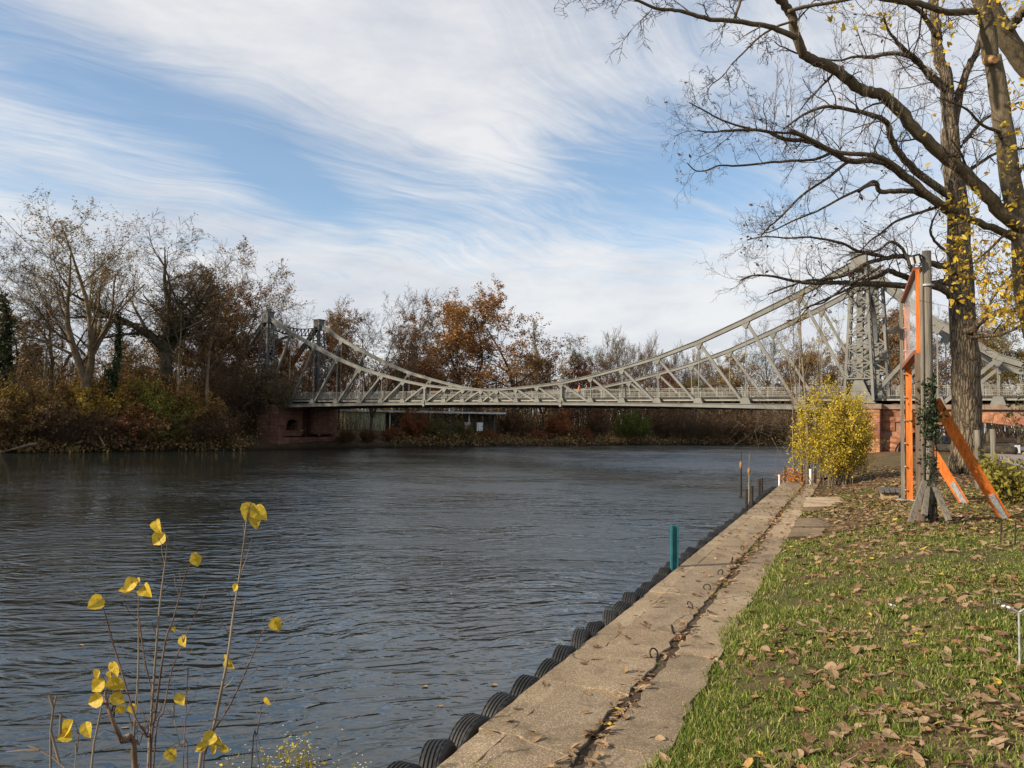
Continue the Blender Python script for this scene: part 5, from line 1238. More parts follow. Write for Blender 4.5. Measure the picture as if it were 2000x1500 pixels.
for a, b in ((at(1826, 782, 16.2), atz(1962, 1012, -1.93)), (at(1771, 800, 20.5), at(1884, 984, 20.0))):
    br = MB(); br.beam(a, b, .22, .07, G.cross((b-a).normalized())); o = br.build('brace', M_ORANGE, fr)
    d = (b-a).normalized(); mb = MB(); mb.beam(b-d*.62-G*.045, b+d*.06-G*.045, .12, .02, G.cross(d)); mb.build('steel_shoe', M_GALV, fr)
mb = MB(); mb.box(Fp+UP*.02, Hd*.22, G*.12, UP*.02); mb.build('steel_shoe', M_GALV, fr)
for k in range(9):
    mb = MB(); c = Fp+Hd*-.02-G*.08+UP*(.3+k*.62); mb.tube([c, c-G*.03], .022, 6); mb.build('bolt', M_GALV, fr)
tp_ = thing('timber_pole', 'tall grey cracked timber pole with leaning props, standing before the orange frame', 'pole', (8.82, 16.05, GZ))
pc = Vector((8.82, 16.05, 0))
P_ = [pc+UP*z for z in (-2.2, -1, .5, 2, 3.2, 3.78)]
mb = MB(); r = random.Random(8); bulge_tube(mb, P_, [.115, .11, .104, .10, .096, .09], 12, .03, r); mb.build('shaft', M_WOOD, tp_, True)
mb = MB(); mb.tube([pc+Vector((-.13, -.03, -2.1)), pc+Vector((-.125, -.03, 1.2)), pc+Vector((-.12, -.02, 3.3))], [.042, .04, .036], 8); mb.build('side_timber', M_WOOD, tp_, True)
for (x0, y0, x1, y1) in ((1782, 1008, 1806, 940), (1848, 1004, 1822, 942), (1806, 996, 1811, 945)):
    a = at(x0, y0, 15.7); b = at(x1, y1, 16.0); mb = MB(); mb.beam(a+(a-b)*.2, b, .10, .075, Vector((1, 0, 0))); mb.build('prop', M_WOOD, tp_)
mb = MB(); mb.tube([pc+UP*3.02, pc+UP*3.06], [.135, .135], 12); mb.build('strap', M_GALV, tp_)
c = at(1786, 506, 15.95); mb = MB(); mb.box(c, Vector((.10, .04, .03)), Vector((-.03, .07, .0)), Vector((-.02, 0, .09))); lt = mb.build('floodlight', M_DARK, tp_)
mb = MB(); mb.box(c+Vector((-.03, -.08, -.04)), Vector((.09, .0, .02)), Vector((0, .012, 0)), Vector((-.02, 0, .075))); mb.build('glass', M_WHITE, lt)
mb = MB(); mb.tube([c+Vector((.08, 0, .06)), c+Vector((.16, .02, .09)), pc+UP*3.55], .02, 6); mb.build('bracket', M_DARK, tp_)
iv = thing('ivy', 'green ivy climbing the lower half of the timber pole', 'ivy', (8.82, 16.05, GZ))
g = np.random.default_rng(44); n = 1500
zz = np.concatenate([g.normal(.18, .25, 620), g.uniform(-1.9, 1.15, 480), g.normal(.85, .12, 160), g.normal(-.75, .10, 140)]); aa = g.uniform(0, 2*np.pi, len(zz)); zz = zz[:len(aa)]; rr = .105+g.exponential(.028, len(zz))*(1+1.3*np.exp(-((zz-.2)/.3)**2))
link('leaves', cards_mesh('ivy_leaves', np.stack([rr*np.cos(aa)-.01, rr*np.sin(aa), zz-GZ], 1), .075, M_IVY, 4), iv)
mb = MB()
for k in range(5):
    a0 = k*1.3; mb.tube([pc+Vector((.14*math.cos(a0+z*.9), .14*math.sin(a0+z*.9), z)) for z in np.linspace(-1.95, .9, 12)], .012, 5)
mb.build('stem', M_TWIG, iv)
# dark box on a thin bracket seen left of the frame
c = at(1747, 644, 20.3)
bb = thing('bracket_box', 'small dark tilted box on a thin bracket, left of the frame post', 'box', c)
mb = MB(); mb.box(c, Vector((.10, 0, .07)), Vector((0, .07, 0)), Vector((-.035, 0, .05))); mb.build('case', M_DARK, bb)
mb = MB(); mb.tube([c+Vector((.05, 0, -.03)), Fp+Hd*-.1+UP*(c.z-GZ)], .012, 6); mb.build('arm', M_RUST, bb)
for (x, y0, y1, d, w_, lab) in ((1911, 958, 840, 24.6, 12, 'reddish weathered stake beside the big trunk, behind the near brace'), (1941, 968, 838, 22.2, 11, 'grey split stake right of the big trunk')):
    b = at(x, y0, d); t_ = at(x-3, y1, d); mb = MB(); rr = w_*d/F/2
    bulge_tube(mb, [b+UP*-.25, b.lerp(t_, .3), b.lerp(t_, .7)+Vector((.015, 0, 0)), t_], [rr*1.1, rr, rr*.95, rr*.85], 8, .1, random.Random(x))
    tag(mb.build('wooden_stake', M_WOOD, None, True), lab, 'stake')
bz = atz(1737, 974, -2.02); bn = thing('low_bench', 'small low seat with dark slats on a concrete block beside the frame', 'bench', bz)
U3, R3 = Vector((QU.x, QU.y, 0)), Vector((QR.x, QR.y, 0))
mb = MB(); mb.box(bz+UP*.06, R3*.22, U3*.36, UP*.13); mb.build('block', M_CONC, bn).color = (1.3, 1.25, 1.1, 1)
for k in range(4):
    mb = MB(); mb.box(bz+R3*(-.21+.14*k)+UP*(.225+.01*k), R3*.058, U3*.50, UP*.03); mb.build('slat', M_SLAT, bn)
# ------------------------------------------------------------------ posts, poles and rings along the quay
pt = qp(TEALP, -.10); tl = thing('teal_post', 'square teal steel post rising from the water beside the quay edge', 'post', (pt.x, pt.y, ZW-.5))
d = pt.y; zz = at(1316, 1026, d).z
bx = atz(1317, 1100, ZQ).x/atz(1317, 1100, ZQ).y; pt.x = bx*pt.y
mb = MB()
mb.box(Vector((pt.x, pt.y, (zz+ZW-.5)/2)), Vector((.045, 0, 0)), Vector((0, .012, 0)), UP*(zz-ZW+.5)/2)
for s_ in (-1, 1): mb.box(Vector((pt.x+s_*.05, pt.y, (zz+ZW-.5)/2)), Vector((.012, 0, 0)), Vector((0, .055, 0)), UP*(zz-ZW+.5)/2)
mb.build('column', M_TEAL, tl)
def bar(px, y0, y1, z, rad, mat_, name, lab, cat, lean=0, base=None):
    b = atz(px, y0, z); t_ = at(px+lean, y1, b.y); b2 = Vector((b.x, b.y, base)) if base is not None else b+UP*-.15
    mb = MB(); mb.tube([b2, t_], rad, 8); o = mb.build(name, mat_); 
    return tag(o, lab, cat)
for px, y0, y1, ln, lab in ((1457, 1000, 955, 1, 'nearest of four dark iron bars standing at the quay edge'), (1466, 990, 949, 3, 'second of four dark iron bars at the quay edge, counted from the camera'), (1481, 975, 935, 2, 'third of four dark iron bars at the quay edge, counted from the camera'), (1487, 968, 934, 1, 'farthest of four dark iron bars at the quay edge')):
    o = bar(px, y0, y1, ZQ-.1, .045, M_RUST, 'iron_bar', lab, 'bar', ln, ZW-.4); o['group'] = 'dark iron bars at the quay edge'
for px, y0, y1, yb0_, yb1_, lab in ((1447, 928, 882, 916, 901, 'left mooring pole with orange wrapping out in the water'), (1463, 945, 886, 927, 914, 'right mooring pole with yellowish loop out in the water')):
    d = atz(px, y0+4, ZW+1.1).y; root = thing('mooring_pole', lab, 'pole', at(px, y0, d), 'mooring poles in the water')
    mb = MB(); a, b = at(px, y0, d), at(px+1, y1, d); mb.tube([Vector((a.x, a.y, ZW-.5)), a.lerp(b, .4)], [.07, .05], 8); mb.tube([a.lerp(b, .4), b], [.03, .022], 6); mb.build('shaft', M_RUST if px == 1447 else M_WOOD, root)
    mb = MB(); c0_, c1_ = at(px, yb0_, d), at(px, yb1_, d); mb.tube([c0_, c0_.lerp(c1_, .3), c0_.lerp(c1_, .7), c1_], [.04, .075, .085, .03], 7); mb.build('float', M_BUOY, root, True)
for px, y0, y1, w_, lab, m_ in ((1522, 945, 927, .035, 'short pale post at the far quay edge', M_WHITE), (1533, 942, 910, .02, 'thin dark rod at the far quay edge near the yellow bush', M_RUST), (1583, 946, 916, .055, 'white painted stake at the inner quay edge before the yellow bush', M_WHITE), (1590, 940, 909, .03, 'thin weathered stake right behind the white painted stake', M_WOOD)):
    bar(px, y0, y1, ZQ+.02, w_, m_, 'stake', lab, 'stake')
for px, y0, y1, w_, lab, m_ in ((1953, 1078, 1012, .012, 'rusty rod stuck in the lawn, left of the pair below the near brace', M_RUST), (1981, 1082, 1016, .012, 'rusty rod stuck in the lawn, right of the pair below the near brace', M_RUST)):
    bar(px, y0, y1, -1.98, w_, m_, 'ground_rod', lab, 'rod', 3)
b = at(1991, 1258, 6.1); b.z = min(b.z, -1.75)
tw_ = thing('metal_stake', 'galvanised stake with forked top in the lawn at the right edge', 'stake', b)
mb = MB(); t_ = at(1990, 1196, b.y); mb.tube([Vector((b.x, b.y, -2.1)), t_], .008, 8); mb.tube([t_, t_+Vector((-.07, 0, .035))], .009, 6); mb.tube([t_, t_+Vector((.07, 0, .04))], .009, 6); mb.build('shaft', M_GALV, tw_)
for k, (px, py) in enumerate(((1957, 1066), (1970, 1072))):
    b = atz(px, py+8, -1.98); mb = MB(); mb.tube([b, b+UP*.08], .012, 6); mb.tube([b+UP*.08+Vector((-.05, 0, .02)), b+UP*.08+Vector((.06, 0, 0))], .01, 6)
    tag(mb.build('metal_bracket', M_GALV), 'small galvanised bracket at the foot of the %s rusty rod' % ('left' if k == 0 else 'right'), 'bracket')
# iron rings in the gutter
tor = MB(); tor.tube([(.05*math.cos(a), .05*math.sin(a), 0) for a in np.linspace(0, 2*math.pi, 19)], .0085, 6, False); RG = tor.mesh('ring', M_RUST, smooth=True)
pp_ = [(1277, 1276), (1314, 1229), (1348, 1182), (1381, 1147), (1407, 1118), (1430, 1094), (1450, 1071)]
for k, (px, py) in enumerate(pp_):
    c = atz(px, py, ZQ+.035)
    o = link('mooring_ring', RG, None, c, (math.radians(70), .2*k, .5+k*.7), (1.0, 1.0, 1.0))
    tag(o, '%s rusty mooring ring in the leaf filled gutter, counted from the camera' % ORD[k], 'ring', 'mooring rings along the quay gutter')
# log, bin, person beyond the arch
a, b = at(1832, 874, 50), at(1985, 880, 46); mb = MB(); bulge_tube(mb, [a.lerp(b, i/7) for i in range(8)], [.24, .25, .26, .25, .25, .24, .23, .22], 10, .08, random.Random(4)); tag(mb.build('fallen_log', material('dark rotten log', two((.02, .016, .012), (.07, .055, .04), 4), .95), None, True), 'long dark log lying across the grass before the arch', 'log')
c = at(1983, 876, 58); bi = thing('litter_bin', 'dark litter bin with white panel on the grass right of the arch', 'bin', (c.x, c.y, -1.95))
mb = MB(); mb.box(Vector((c.x, c.y, -1.5)), Vector((.26, 0, 0)), Vector((0, .24, 0)), UP*.38); mb.box(Vector((c.x, c.y, -1.08)), Vector((.29, 0, 0)), Vector((0, .27, 0)), UP*.05); mb.build('body', M_DARK, bi)
mb = MB(); mb.box(Vector((c.x, c.y-.25, -1.48)), Vector((.21, 0, 0)), Vector((0, .012, 0)), UP*.30); mb.build('panel', M_WHITE, bi)
mb = MB(); mb.box(Vector((c.x, c.y, -1.93)), Vector((.05, 0, 0)), Vector((0, .05, 0)), UP*.1); mb.build('foot', M_RUST, bi)
# ------------------------------------------------------------------ people
def skin(name, verts, edges, rads, mat_, parent, lvl=2):
    me_ = bpy.data.meshes.new(name); me_.from_pydata(verts, edges, []); o = bpy.data.objects.new(name, me_); COL.objects.link(o)
    m_ = o.modifiers.new('s', 'SKIN'); m_.use_smooth_shade = True
    for v, rr in zip(me_.skin_vertices[0].data, rads): v.radius = (rr, rr)
    me_.skin_vertices[0].data[0].use_root = True
    ss_ = o.modifiers.new('ss', 'SUBSURF'); ss_.levels = lvl; ss_.render_levels = lvl
    dg = bpy.context.evaluated_depsgraph_get(); nm_ = bpy.data.meshes.new_from_object(o.evaluated_get(dg)); nm_.name = name
    bpy.data.objects.remove(o); nm_.materials.clear(); nm_.materials.append(mat_)
    return link(name, nm_, parent)
def person(label, loc, rz, h, top, legs, hair=(.04, .03, .02), stride=.16, arm=(.05, .05), bag=None, group=None):
    root = thing('person', label, 'person', loc, group); root.rotation_euler = (0, 0, rz); root.scale = (h/1.75,)*3
    s = stride
    V = [(0, 0, .95), (0, .01, 1.15), (0, .0, 1.38), (0, .01, 1.50), (0, .02, 1.60), (0, .03, 1.70),
         (.09, 0, .90), (.10, s*.6, .50), (.10, s*.9, .10), (.10, s*.9+.13, .035), (-.09, 0, .90), (-.10, -s*.5, .52), (-.10, -s*1.2, .13), (-.10, -s*1.2+.12, .05),
         (.17, 0, 1.40), (.22, -.04, 1.14), (.22, arm[0], .92), (.215, arm[0]+.04, .82), (-.17, 0, 1.40), (-.22, -.02, 1.14), (-.22, -arm[1]+.08, .92), (-.215, -arm[1]+.10, .82)]
    E_ = [(0, 1), (1, 2), (2, 3), (3, 4), (4, 5), (0, 6), (6, 7), (7, 8), (8, 9), (0, 10), (10, 11), (11, 12), (12, 13), (2, 14), (14, 15), (15, 16), (16, 17), (2, 18), (18, 19), (19, 20), (20, 21)]
    Rr = [.13, .115, .13, .055, .085, .075, .085, .055, .04, .035, .085, .055, .04, .035, .06, .042, .03, .032, .06, .042, .03, .032]
    skin('body', V, E_, Rr, plain('skin tone', (.45, .27, .19)), root)
    jV = [V[0][:2]+(.86,), V[1], V[2], V[14], V[15], (V[16][0], V[16][1], .95), V[18], V[19], (V[20][0], V[20][1], .95), (0, .01, 1.47)]
    skin('jacket', jV, [(0, 1), (1, 2), (2, 3), (3, 4), (4, 5), (2, 6), (6, 7), (7, 8), (2, 9)], [.165, .15, .16, .085, .062, .05, .085, .062, .05, .075], cloth('cloth %s' % str(top), top), root)
    skin('trousers', [V[0], V[6], V[7], (V[8][0], V[8][1], .1), V[10], V[11], (V[12][0], V[12][1], .12)], [(0, 1), (1, 2), (2, 3), (0, 4), (4, 5), (5, 6)], [.15, .105, .078, .062, .105, .078, .062], cloth('cloth %s' % str(legs), legs), root)
    skin('hair', [(0, .0, 1.66), (0, .01, 1.735)], [(0, 1)], [.085, .07], cloth('hair %s' % str(hair), hair), root)
    if bag:
        mb = MB(); mb.box((0, -.2, 1.2), (.14, 0, 0), (0, .08, 0), (0, 0, .2)); tag(link('backpack', mb.mesh('backpack', cloth('bag %s' % str(bag), bag)), root))
    return root
person('person in dark navy jacket and black trousers walking away under the stone arch', at(1845, 884, 60)*1.0+Vector((0, 0, 0)), -.25, 1.6, (.012, .016, .04), (.01, .01, .012), arm=(.10, .10))
zd_ = ZD-.11
def onbridge(px, t):
    # point on the deck seen at photo column px, t metres behind the near truss
    best = min(np.linspace(-40, 40, 1601), key=lambda s: abs(1000+F*B(s, t, 0).x/B(s, t, 0).y-px)); return B(best, t, zd_+.04)
pb_ = [(1132, 2.5, 'person in bright orange jacket on the bridge near the second post', (.75, .22, .07), (.05, .05, .08), None),
       (1146, 3.2, 'person in grey clothes behind the orange jacket on the bridge', (.22, .22, .25), (.04, .04, .05), None),
       (737, 5.5, 'person in turquoise jacket walking on the left half of the bridge', (.06, .45, .50), (.04, .05, .09), None),
       (650, 5.0, 'person in purple grey jacket, left one of two near the left tower', (.13, .11, .18), (.05, .06, .10), None),
       (658, 4.2, 'person in dark jacket, right one of two near the left tower', (.035, .035, .06), (.07, .09, .16), None),
       (1108, 6.0, 'person in pale jacket standing behind the second bridge post', (.5, .48, .45), (.06, .08, .14), None)]
for (px, t, lab, c1_, c2_, bg_) in pb_:
    person(lab, onbridge(px, t), -.58+math.pi/2*R.choice((-1, 1)), 1.62, c1_, c2_, group='people on the bridge')
# ------------------------------------------------------------------ lawn: grass, fallen leaves
g = np.random.default_rng(55)
def ground_z(x, y):
    dx_, dy_ = x-Q0.x, y-Q0.y; p = dx_*QU.x+dy_*QU.y; q = dx_*QR.x+dy_*QR.y
    return lawn_h(p, q), p, q
def in_view(x, y, m=1.06): return (np.abs(x/np.maximum(y, .01)) < .70*m) & (y > 2.0)
def sample(n, dmin, dmax, power=1.0, qmin=1.44, xmax=.74):
    """points on the lawn in view, denser near the camera"""
    u = g.uniform(0, 1, n); y = dmin*(dmax/dmin)**(u**power); x = g.uniform(-.1, xmax, n)*y
    z, p, q = ground_z(x, y); k = (q > qmin) & (p < PEND)
    return x[k], y[k], z[k], p[k], q[k]
def patchy(x, y): return wob(x*1.1, y*1.1)+.7*wob(x*2.7+4, y*2.7)+.5*wob(x*6.1, y*6.1+2)
# grass blades: triangle on a quad
x, y, z, p, q = sample(560000, 3.2, 26, .85, 1.28, 1.1)
soft = patchy(x, y)
bare = (np.hypot((x-10.5)/2.6, (y-11.5)/1.2) < 1) | ((q < 3.2) & (p > 13.0) & (p < 16.5))
qed = 1.41+.10*wob(p*1.7, 0*p)+.04*wob(p*7, 0*p); edge = np.exp(-((q-qed-.12)/.22)**2)
z = np.where(q < qed, np.minimum(z, ZQ+.05), z)
keep = (g.uniform(0, 1, len(x)) < np.clip(.60+.50*soft+.5*edge, .10, 1)*np.where(bare, .12, 1))
keep &= (q > qed-.07*g.uniform(0, 1, len(q))**2)
keep &= ~((np.hypot(x-8.9, y-16.1) < .5))
x, y, z, q, soft, edge = x[keep], y[keep], z[keep], q[keep], soft[keep], edge[keep]
tx, ty, tz, tp1, tq1 = sample(900, 3.3, 16, .9, 1.42)       # longer tufts
tk = 34; ox = np.repeat(tx, tk)+g.normal(0, .022, len(tx)*tk); oy = np.repeat(ty, tk)+g.normal(0, .022, len(tx)*tk)
x = np.concatenate([x, ox]); y = np.concatenate([y, oy]); z = np.concatenate([z, np.repeat(tz, tk)]); soft = np.concatenate([soft, np.full(len(ox), 1.3)]); edge = np.concatenate([edge, np.full(len(ox), .35)])
n = len(x); hgt = g.uniform(.012, .045, n)*g.choice([.7, 1, 1.5], n, p=[.4, .45, .15])*(1+.5*np.clip(soft, 0, 1)+.75*edge); wdt = g.uniform(.0018, .0036, n)*(1+y/9)
az = g.uniform(0, 2*np.pi, n); ln = g.uniform(.1, .9, n)*hgt; la = g.uniform(0, 2*np.pi, n)
sxv, syv = np.cos(az)*wdt, np.sin(az)*wdt; lx, ly = np.cos(la)*ln, np.sin(la)*ln
z = z-.005
V = np.stack([np.stack([x-sxv, y-syv, z], 1), np.stack([x+sxv, y+syv, z], 1), np.stack([x+sxv*.8+lx*.35, y+syv*.8+ly*.35, z+hgt*.6], 1), np.stack([x-sxv*.8+lx*.35, y-syv*.8+ly*.35, z+hgt*.6], 1), np.stack([x+lx, y+ly, z+hgt], 1)], 1).reshape(-1, 3)
b0 = (np.arange(n)*5)[:, None]
grass = tag(link('grass', fast_mesh('grass', V, [b0+np.array([[0, 1, 2, 3]]), b0+np.array([[3, 2, 4]])], M_GRASS)), 'short green and straw coloured grass on the bank', 'grass', None, 'stuff')
# fallen leaves: curled, several shapes
def leaf_verts(kind, rr):
    if kind == 0: o = [(-.5, 0), (-.35, .3), (-.05, .40), (.3, .28), (.62, 0), (.3, -.28), (-.05, -.40), (-.35, -.3)]
    elif kind == 1: o = [(-.5, 0), (-.3, .16), (-.22, .42), (0, .3), (.12, .5), (.28, .24), (.55, .22), (.6, 0), (.5, -.24), (.28, -.22), (.1, -.46), (-.04, -.28), (-.26, -.4), (-.32, -.14)]
    else: o = [(-.6, 0), (-.3, .20), (.05, .25), (.4, .16), (.75, 0), (.4, -.16), (.05, -.25), (-.3, -.20)]
    c1_, c2_ = rr.uniform(-.5, .6), rr.uniform(-.5, .6); tw__ = rr.uniform(-.5, .5)
    def zf(a, b): return c1_*a*a*.5+c2_*b*b*1.4+tw__*a*b+rr.uniform(-.03, .03)
    return [(0, 0, zf(0, 0)-.06)]+[(a, b, zf(a, b)) for a, b in o]
rr_ = random.Random(12); LK = [leaf_verts(k % 3, rr_) for k in range(15)]
LM = []
for i, vv in enumerate(LK):
    m_ = len(vv)-1; LM.append(MB().add(vv, [(0, 1+j, 1+(j+1) % m_) for j in range(m_)]).mesh('leaf', M_LITTER))
def litter_mesh(name, X_, Y_, Z_, size, upz=.55):
    Vs = []; Fs = []; o = 0
    kinds = g.integers(0, len(LK), len(X_))
    for k in range(len(LK)):
        id_ = np.where(kinds == k)[0]
        if not len(id_): continue
        b = np.array(LK[k]); a = g.uniform(0, 2*np.pi, len(id_)); t1, t2 = g.normal(0, upz*.5, len(id_)), g.normal(0, upz*.5, len(id_)); s_ = size[id_]
        ca, sa = np.cos(a), np.sin(a)
        bx_, by_, bz_ = b[None, :, 0]*s_[:, None], b[None, :, 1]*s_[:, None], b[None, :, 2]*s_[:, None]
        bz2 = bz_+bx_*t1[:, None]+by_*t2[:, None]; bz2 = bz2-bz2.min(1, keepdims=True)*.8
        v = np.stack([bx_*ca[:, None]-by_*sa[:, None]+X_[id_][:, None], bx_*sa[:, None]+by_*ca[:, None]+Y_[id_][:, None], bz2+Z_[id_][:, None]], -1)
        m_ = len(b)-1; base = o+np.arange(len(id_))[:, None, None]*len(b)
        f = np.array([(0, 1+j, 1+(j+1) % m_) for j in range(m_)])[None]; Fs.append((base+f).reshape(-1, 3)); Vs.append(v.reshape(-1, 3)); o += len(id_)*len(b)
    return fast_mesh(name, np.concatenate(Vs), Fs, M_LITTER)
x, y, z, p, q = sample(32000, 3.3, 34, .8, 1.36, 1.1)
dens = np.clip(.40+.38*wob(x*.9+2, y*.9)+.3*wob(x*2.2, y*2.2+5)+.5*sstep(15, 20, y)-.55*np.exp(-((q-1.5)/.35)**2)*(y < 14), .05, 1)
k = g.uniform(0, 1, len(x)) < dens; x, y, z, q = x[k], y[k], z[k], q[k]
sz = (.036+.080*g.uniform(0, 1, len(x))**1.7)*np.where(y > 12, 1.12, 1)
big_ = np.argsort(-(sz/y)*(np.abs(x/y) < .70))[:300]; rest = np.setdiff1d(np.arange(len(x)), big_)
for i in big_:
    o = link('fallen_leaf', LM[int(g.integers(0, len(LM)))], lawn, (x[i], y[i], z[i]+.034+g.uniform(0, .02)), (g.normal(0, .3), g.normal(0, .3), g.uniform(0, 6.28)), (sz[i],)*3)
tag(link('fallen_leaves', litter_mesh('fallen_leaves', x[rest], y[rest], z[rest]+.026, sz[rest]), lawn), kind='stuff')
# small far leaves: carpet near the frame, the trunk and the bush
cx_, cy_, cs = [], [], []
for (x0, y0, sx_, sy_, m_) in ((9.2, 16.4, 1.6, 1.2, 900), (11, 20.5, 2.2, 2.0, 1300), (13, 24, 3, 3, 1500), (16, 28, 3.5, 3, 1500), (19.5, 33, 3.5, 2.2, 1300), (11.5, 15.5, 1.6, 1.4, 600), (16.5, 34, 2, 2.5, 900), (6.5, 13.5, 1.0, .9, 220), (9.2, 21.8, .8, .8, 260)):
    cx_.append(g.normal(x0, sx_, m_)); cy_.append(g.normal(y0, sy_, m_))
cx_, cy_ = np.concatenate(cx_), np.concatenate(cy_); z_, p_, q_ = ground_z(cx_, cy_); k = q_ > 1.4; cx_, cy_, z_ = cx_[k], cy_[k], z_[k]
tag(link('leaf_carpet', litter_mesh('leaf_carpet', cx_, cy_, z_+.012, g.uniform(.08, .15, len(cx_)), .35), lawn), kind='stuff')
# leaves on the concrete: gutter litter and strays
m_ = 1500; pp1 = g.uniform(-1.2, PEND-.3, m_); qq1 = .92+g.normal(0, .055, m_)*(1+.06*pp1)
kk = (wob(pp1*1.3, 0*pp1)+.6*wob(pp1*3.7, 0*pp1)) > g.uniform(-.9, .7, m_); pp1, qq1 = pp1[kk], qq1[kk]
m2 = 420; pp2 = -1.5+33*g.uniform(0, 1, m2)**.9; qq2 = g.uniform(.03, 1.42, m2)
pa_, qa_ = np.concatenate([pp1, pp2]), np.concatenate([qq1, qq2])
Xq, Yq = Q0.x+QU.x*pa_+QR.x*qa_, Q0.y+QU.y*pa_+QR.y*qa_
zq = np.where(np.abs(qa_-.92) < .05, ZQ-.02, ZQ+.012); sq = np.concatenate([g.uniform(.05, .095, len(pp1)), g.uniform(.04, .10, m2)])
near = np.argsort(pa_)[:40]; rest = np.setdiff1d(np.arange(len(pa_)), near)
for i in near: link('fallen_leaf', LM[int(g.integers(0, len(LM)))], quay, (Xq[i], Yq[i], zq[i]+.012), (g.normal(0, .25), g.normal(0, .25), g.uniform(0, 6.28)), (sq[i]*1.15,)*3)
tag(link('gutter_leaves', litter_mesh('gutter_leaves', Xq[rest], Yq[rest], zq[rest], sq[rest]), quay), kind='stuff')
# weeds in the gutter and grass tufts at its edge
m_ = 5200; pw = g.uniform(-1.5, PEND, m_); qw = .93+g.normal(0, .035, m_)
kk = (wob(pw*.9+3, 0*pw)+.5*wob(pw*4.1, 0*pw)) > .35; pw, qw = pw[kk], qw[kk]; n = len(pw)
xw, yw = Q0.x+QU.x*pw+QR.x*qw, Q0.y+QU.y*pw+QR.y*qw; hh = g.uniform(.02, .07, n); aw = g.uniform(0, 6.28, n)
V = np.stack([np.stack([xw-.003*np.cos(aw), yw-.003*np.sin(aw), np.full(n, ZQ-.03)], 1), np.stack([xw+.003*np.cos(aw), yw+.003*np.sin(aw), np.full(n, ZQ-.03)], 1), np.stack([xw+g.normal(0, .02, n), yw+g.normal(0, .02, n), ZQ-.02+hh], 1)], 1).reshape(-1, 3)
tag(link('gutter_weeds', fast_mesh('gutter_weeds', V, [(np.arange(n)*3)[:, None]+np.array([[0, 1, 2]])], M_GRASS), quay), kind='stuff')
# floating leaves on the water
fl = [(965, 1337), (860, 1378), (160, 1259), (830, 1340), (250, 1435), (245, 1420), (880, 1160), (862, 1100)]
for k, (px, py) in enumerate(fl):
    c = atz(px, py, ZW+.012); o = link('fallen_leaf', LM[k], bpy.data.objects['river'], c, (0, 0, k*1.3), (.11,)*3)
# white daisies in the lawn
dm = MB(); dm.tube([(0, 0, 0), (0, 0, .035)], .0015, 4)
for k in range(10):
    a = k*.628; dm.add([(0, 0, .037), (.015*math.cos(a-.28), .015*math.sin(a-.28), .04), (.021*math.cos(a), .021*math.sin(a), .041), (.015*math.cos(a+.28), .015*math.sin(a+.28), .04)], [(0, 1, 2, 3)])
DM = dm.mesh('daisy', M_WHITE)
for k, (px, py) in enumerate(((1737, 1178), (1743, 1180), (1940, 1167), (1947, 1166), (1955, 1168), (1962, 1181), (1968, 1183))):
    c = atz(px, py, -1.95)
    for _ in range(6): zz_, _, _ = ground_z(np.array([c.x]), np.array([c.y])); c = atz(px, py, float(zz_[0])+.05)
    o = link('daisy', DM, None, (c.x, c.y, float(zz_[0])), (.45, 0, k), (1.1,)*3); tag(o, 'tiny white daisy in the lawn, %s' % ('left of the pair beside brown leaves mid lawn', 'right of the pair beside brown leaves mid lawn', 'left of the three behind the forked stake', 'middle of the three behind the forked stake', 'right of the three behind the forked stake', 'left of the pair beside the forked stake', 'right of the pair beside the forked stake')[k], 'flower', 'daisies in the lawn')
# ------------------------------------------------------------------ bank foot at lower left with poplar saplings and asters
mb = MB(); r = random.Random(6); n1, n2 = 14, 10; Vv = []
for i in range(n1):
    for j in range(n2):
        u, v = i/(n1-1), j/(n2-1); x_, y_ = -3.6+4.0*u, .4+4.4*v
        p_, q_ = to_pq(x_, y_); z_ = ZQ-.25+.3*float(sstep(-1.2, .3, q_))-1.9*float(sstep(.0, 1.9, -q_-.2))-.06*r.random()-1.2*float(sstep(3.4, 4.8, y_))
        Vv.append((x_, y_, min(z_, ZQ-.03)))
mb.add(Vv, [(i*n2+j, i*n2+n2+j, i*n2+n2+j+1, i*n2+j+1) for i in range(n1-1) for j in range(n2-1)]); tag(mb.build('bank_foot', M_SOIL, None, True), kind='structure')
Zs = .3667
def z8(x, y, d): return at(x*Zs, 950+y*Zs, d)
def sap_leaf(mb, c, size, nrm, tip, mat=None):
    nrm = Vector(nrm).normalized(); tip = Vector(tip); tip = (tip-nrm*tip.dot(nrm)).normalized(); sd = nrm.cross(tip)
    cu, cv_ = g2.uniform(-.35, .15), g2.uniform(.05, .5); wd__ = g2.uniform(.72, 1.05)
    uv = [(0, 0, 0), (.02, .24, .05), (.20, .46, .10), (.45, .47, .10), (.72, .30, .05), (1, 0, -.04), (.72, -.30, .05), (.45, -.47, .10), (.20, -.46, .10), (.02, -.24, .05)]
    uv = [(u+g2.uniform(-.03, .03), v*wd__+g2.uniform(-.03, .03), w_*.5+cu*u*u+cv_*abs(v)+g2.uniform(-.03, .03)) for u, v, w_ in uv]
    vs = [c+tip*(u*size)+sd*(v*size)+nrm*(w_*size) for u, v, w_ in uv]
    mid = [c+tip*(u*size)+nrm*((cu*u*u-.02)*size) for u in (.33, .66)]
    mb.add(vs+mid, [(0, 10, 2, 1), (10, 3, 2), (10, 11, 4, 3), (11, 5, 4), (0, 9, 8, 10), (10, 8, 7), (10, 7, 6, 11), (11, 6, 5)])
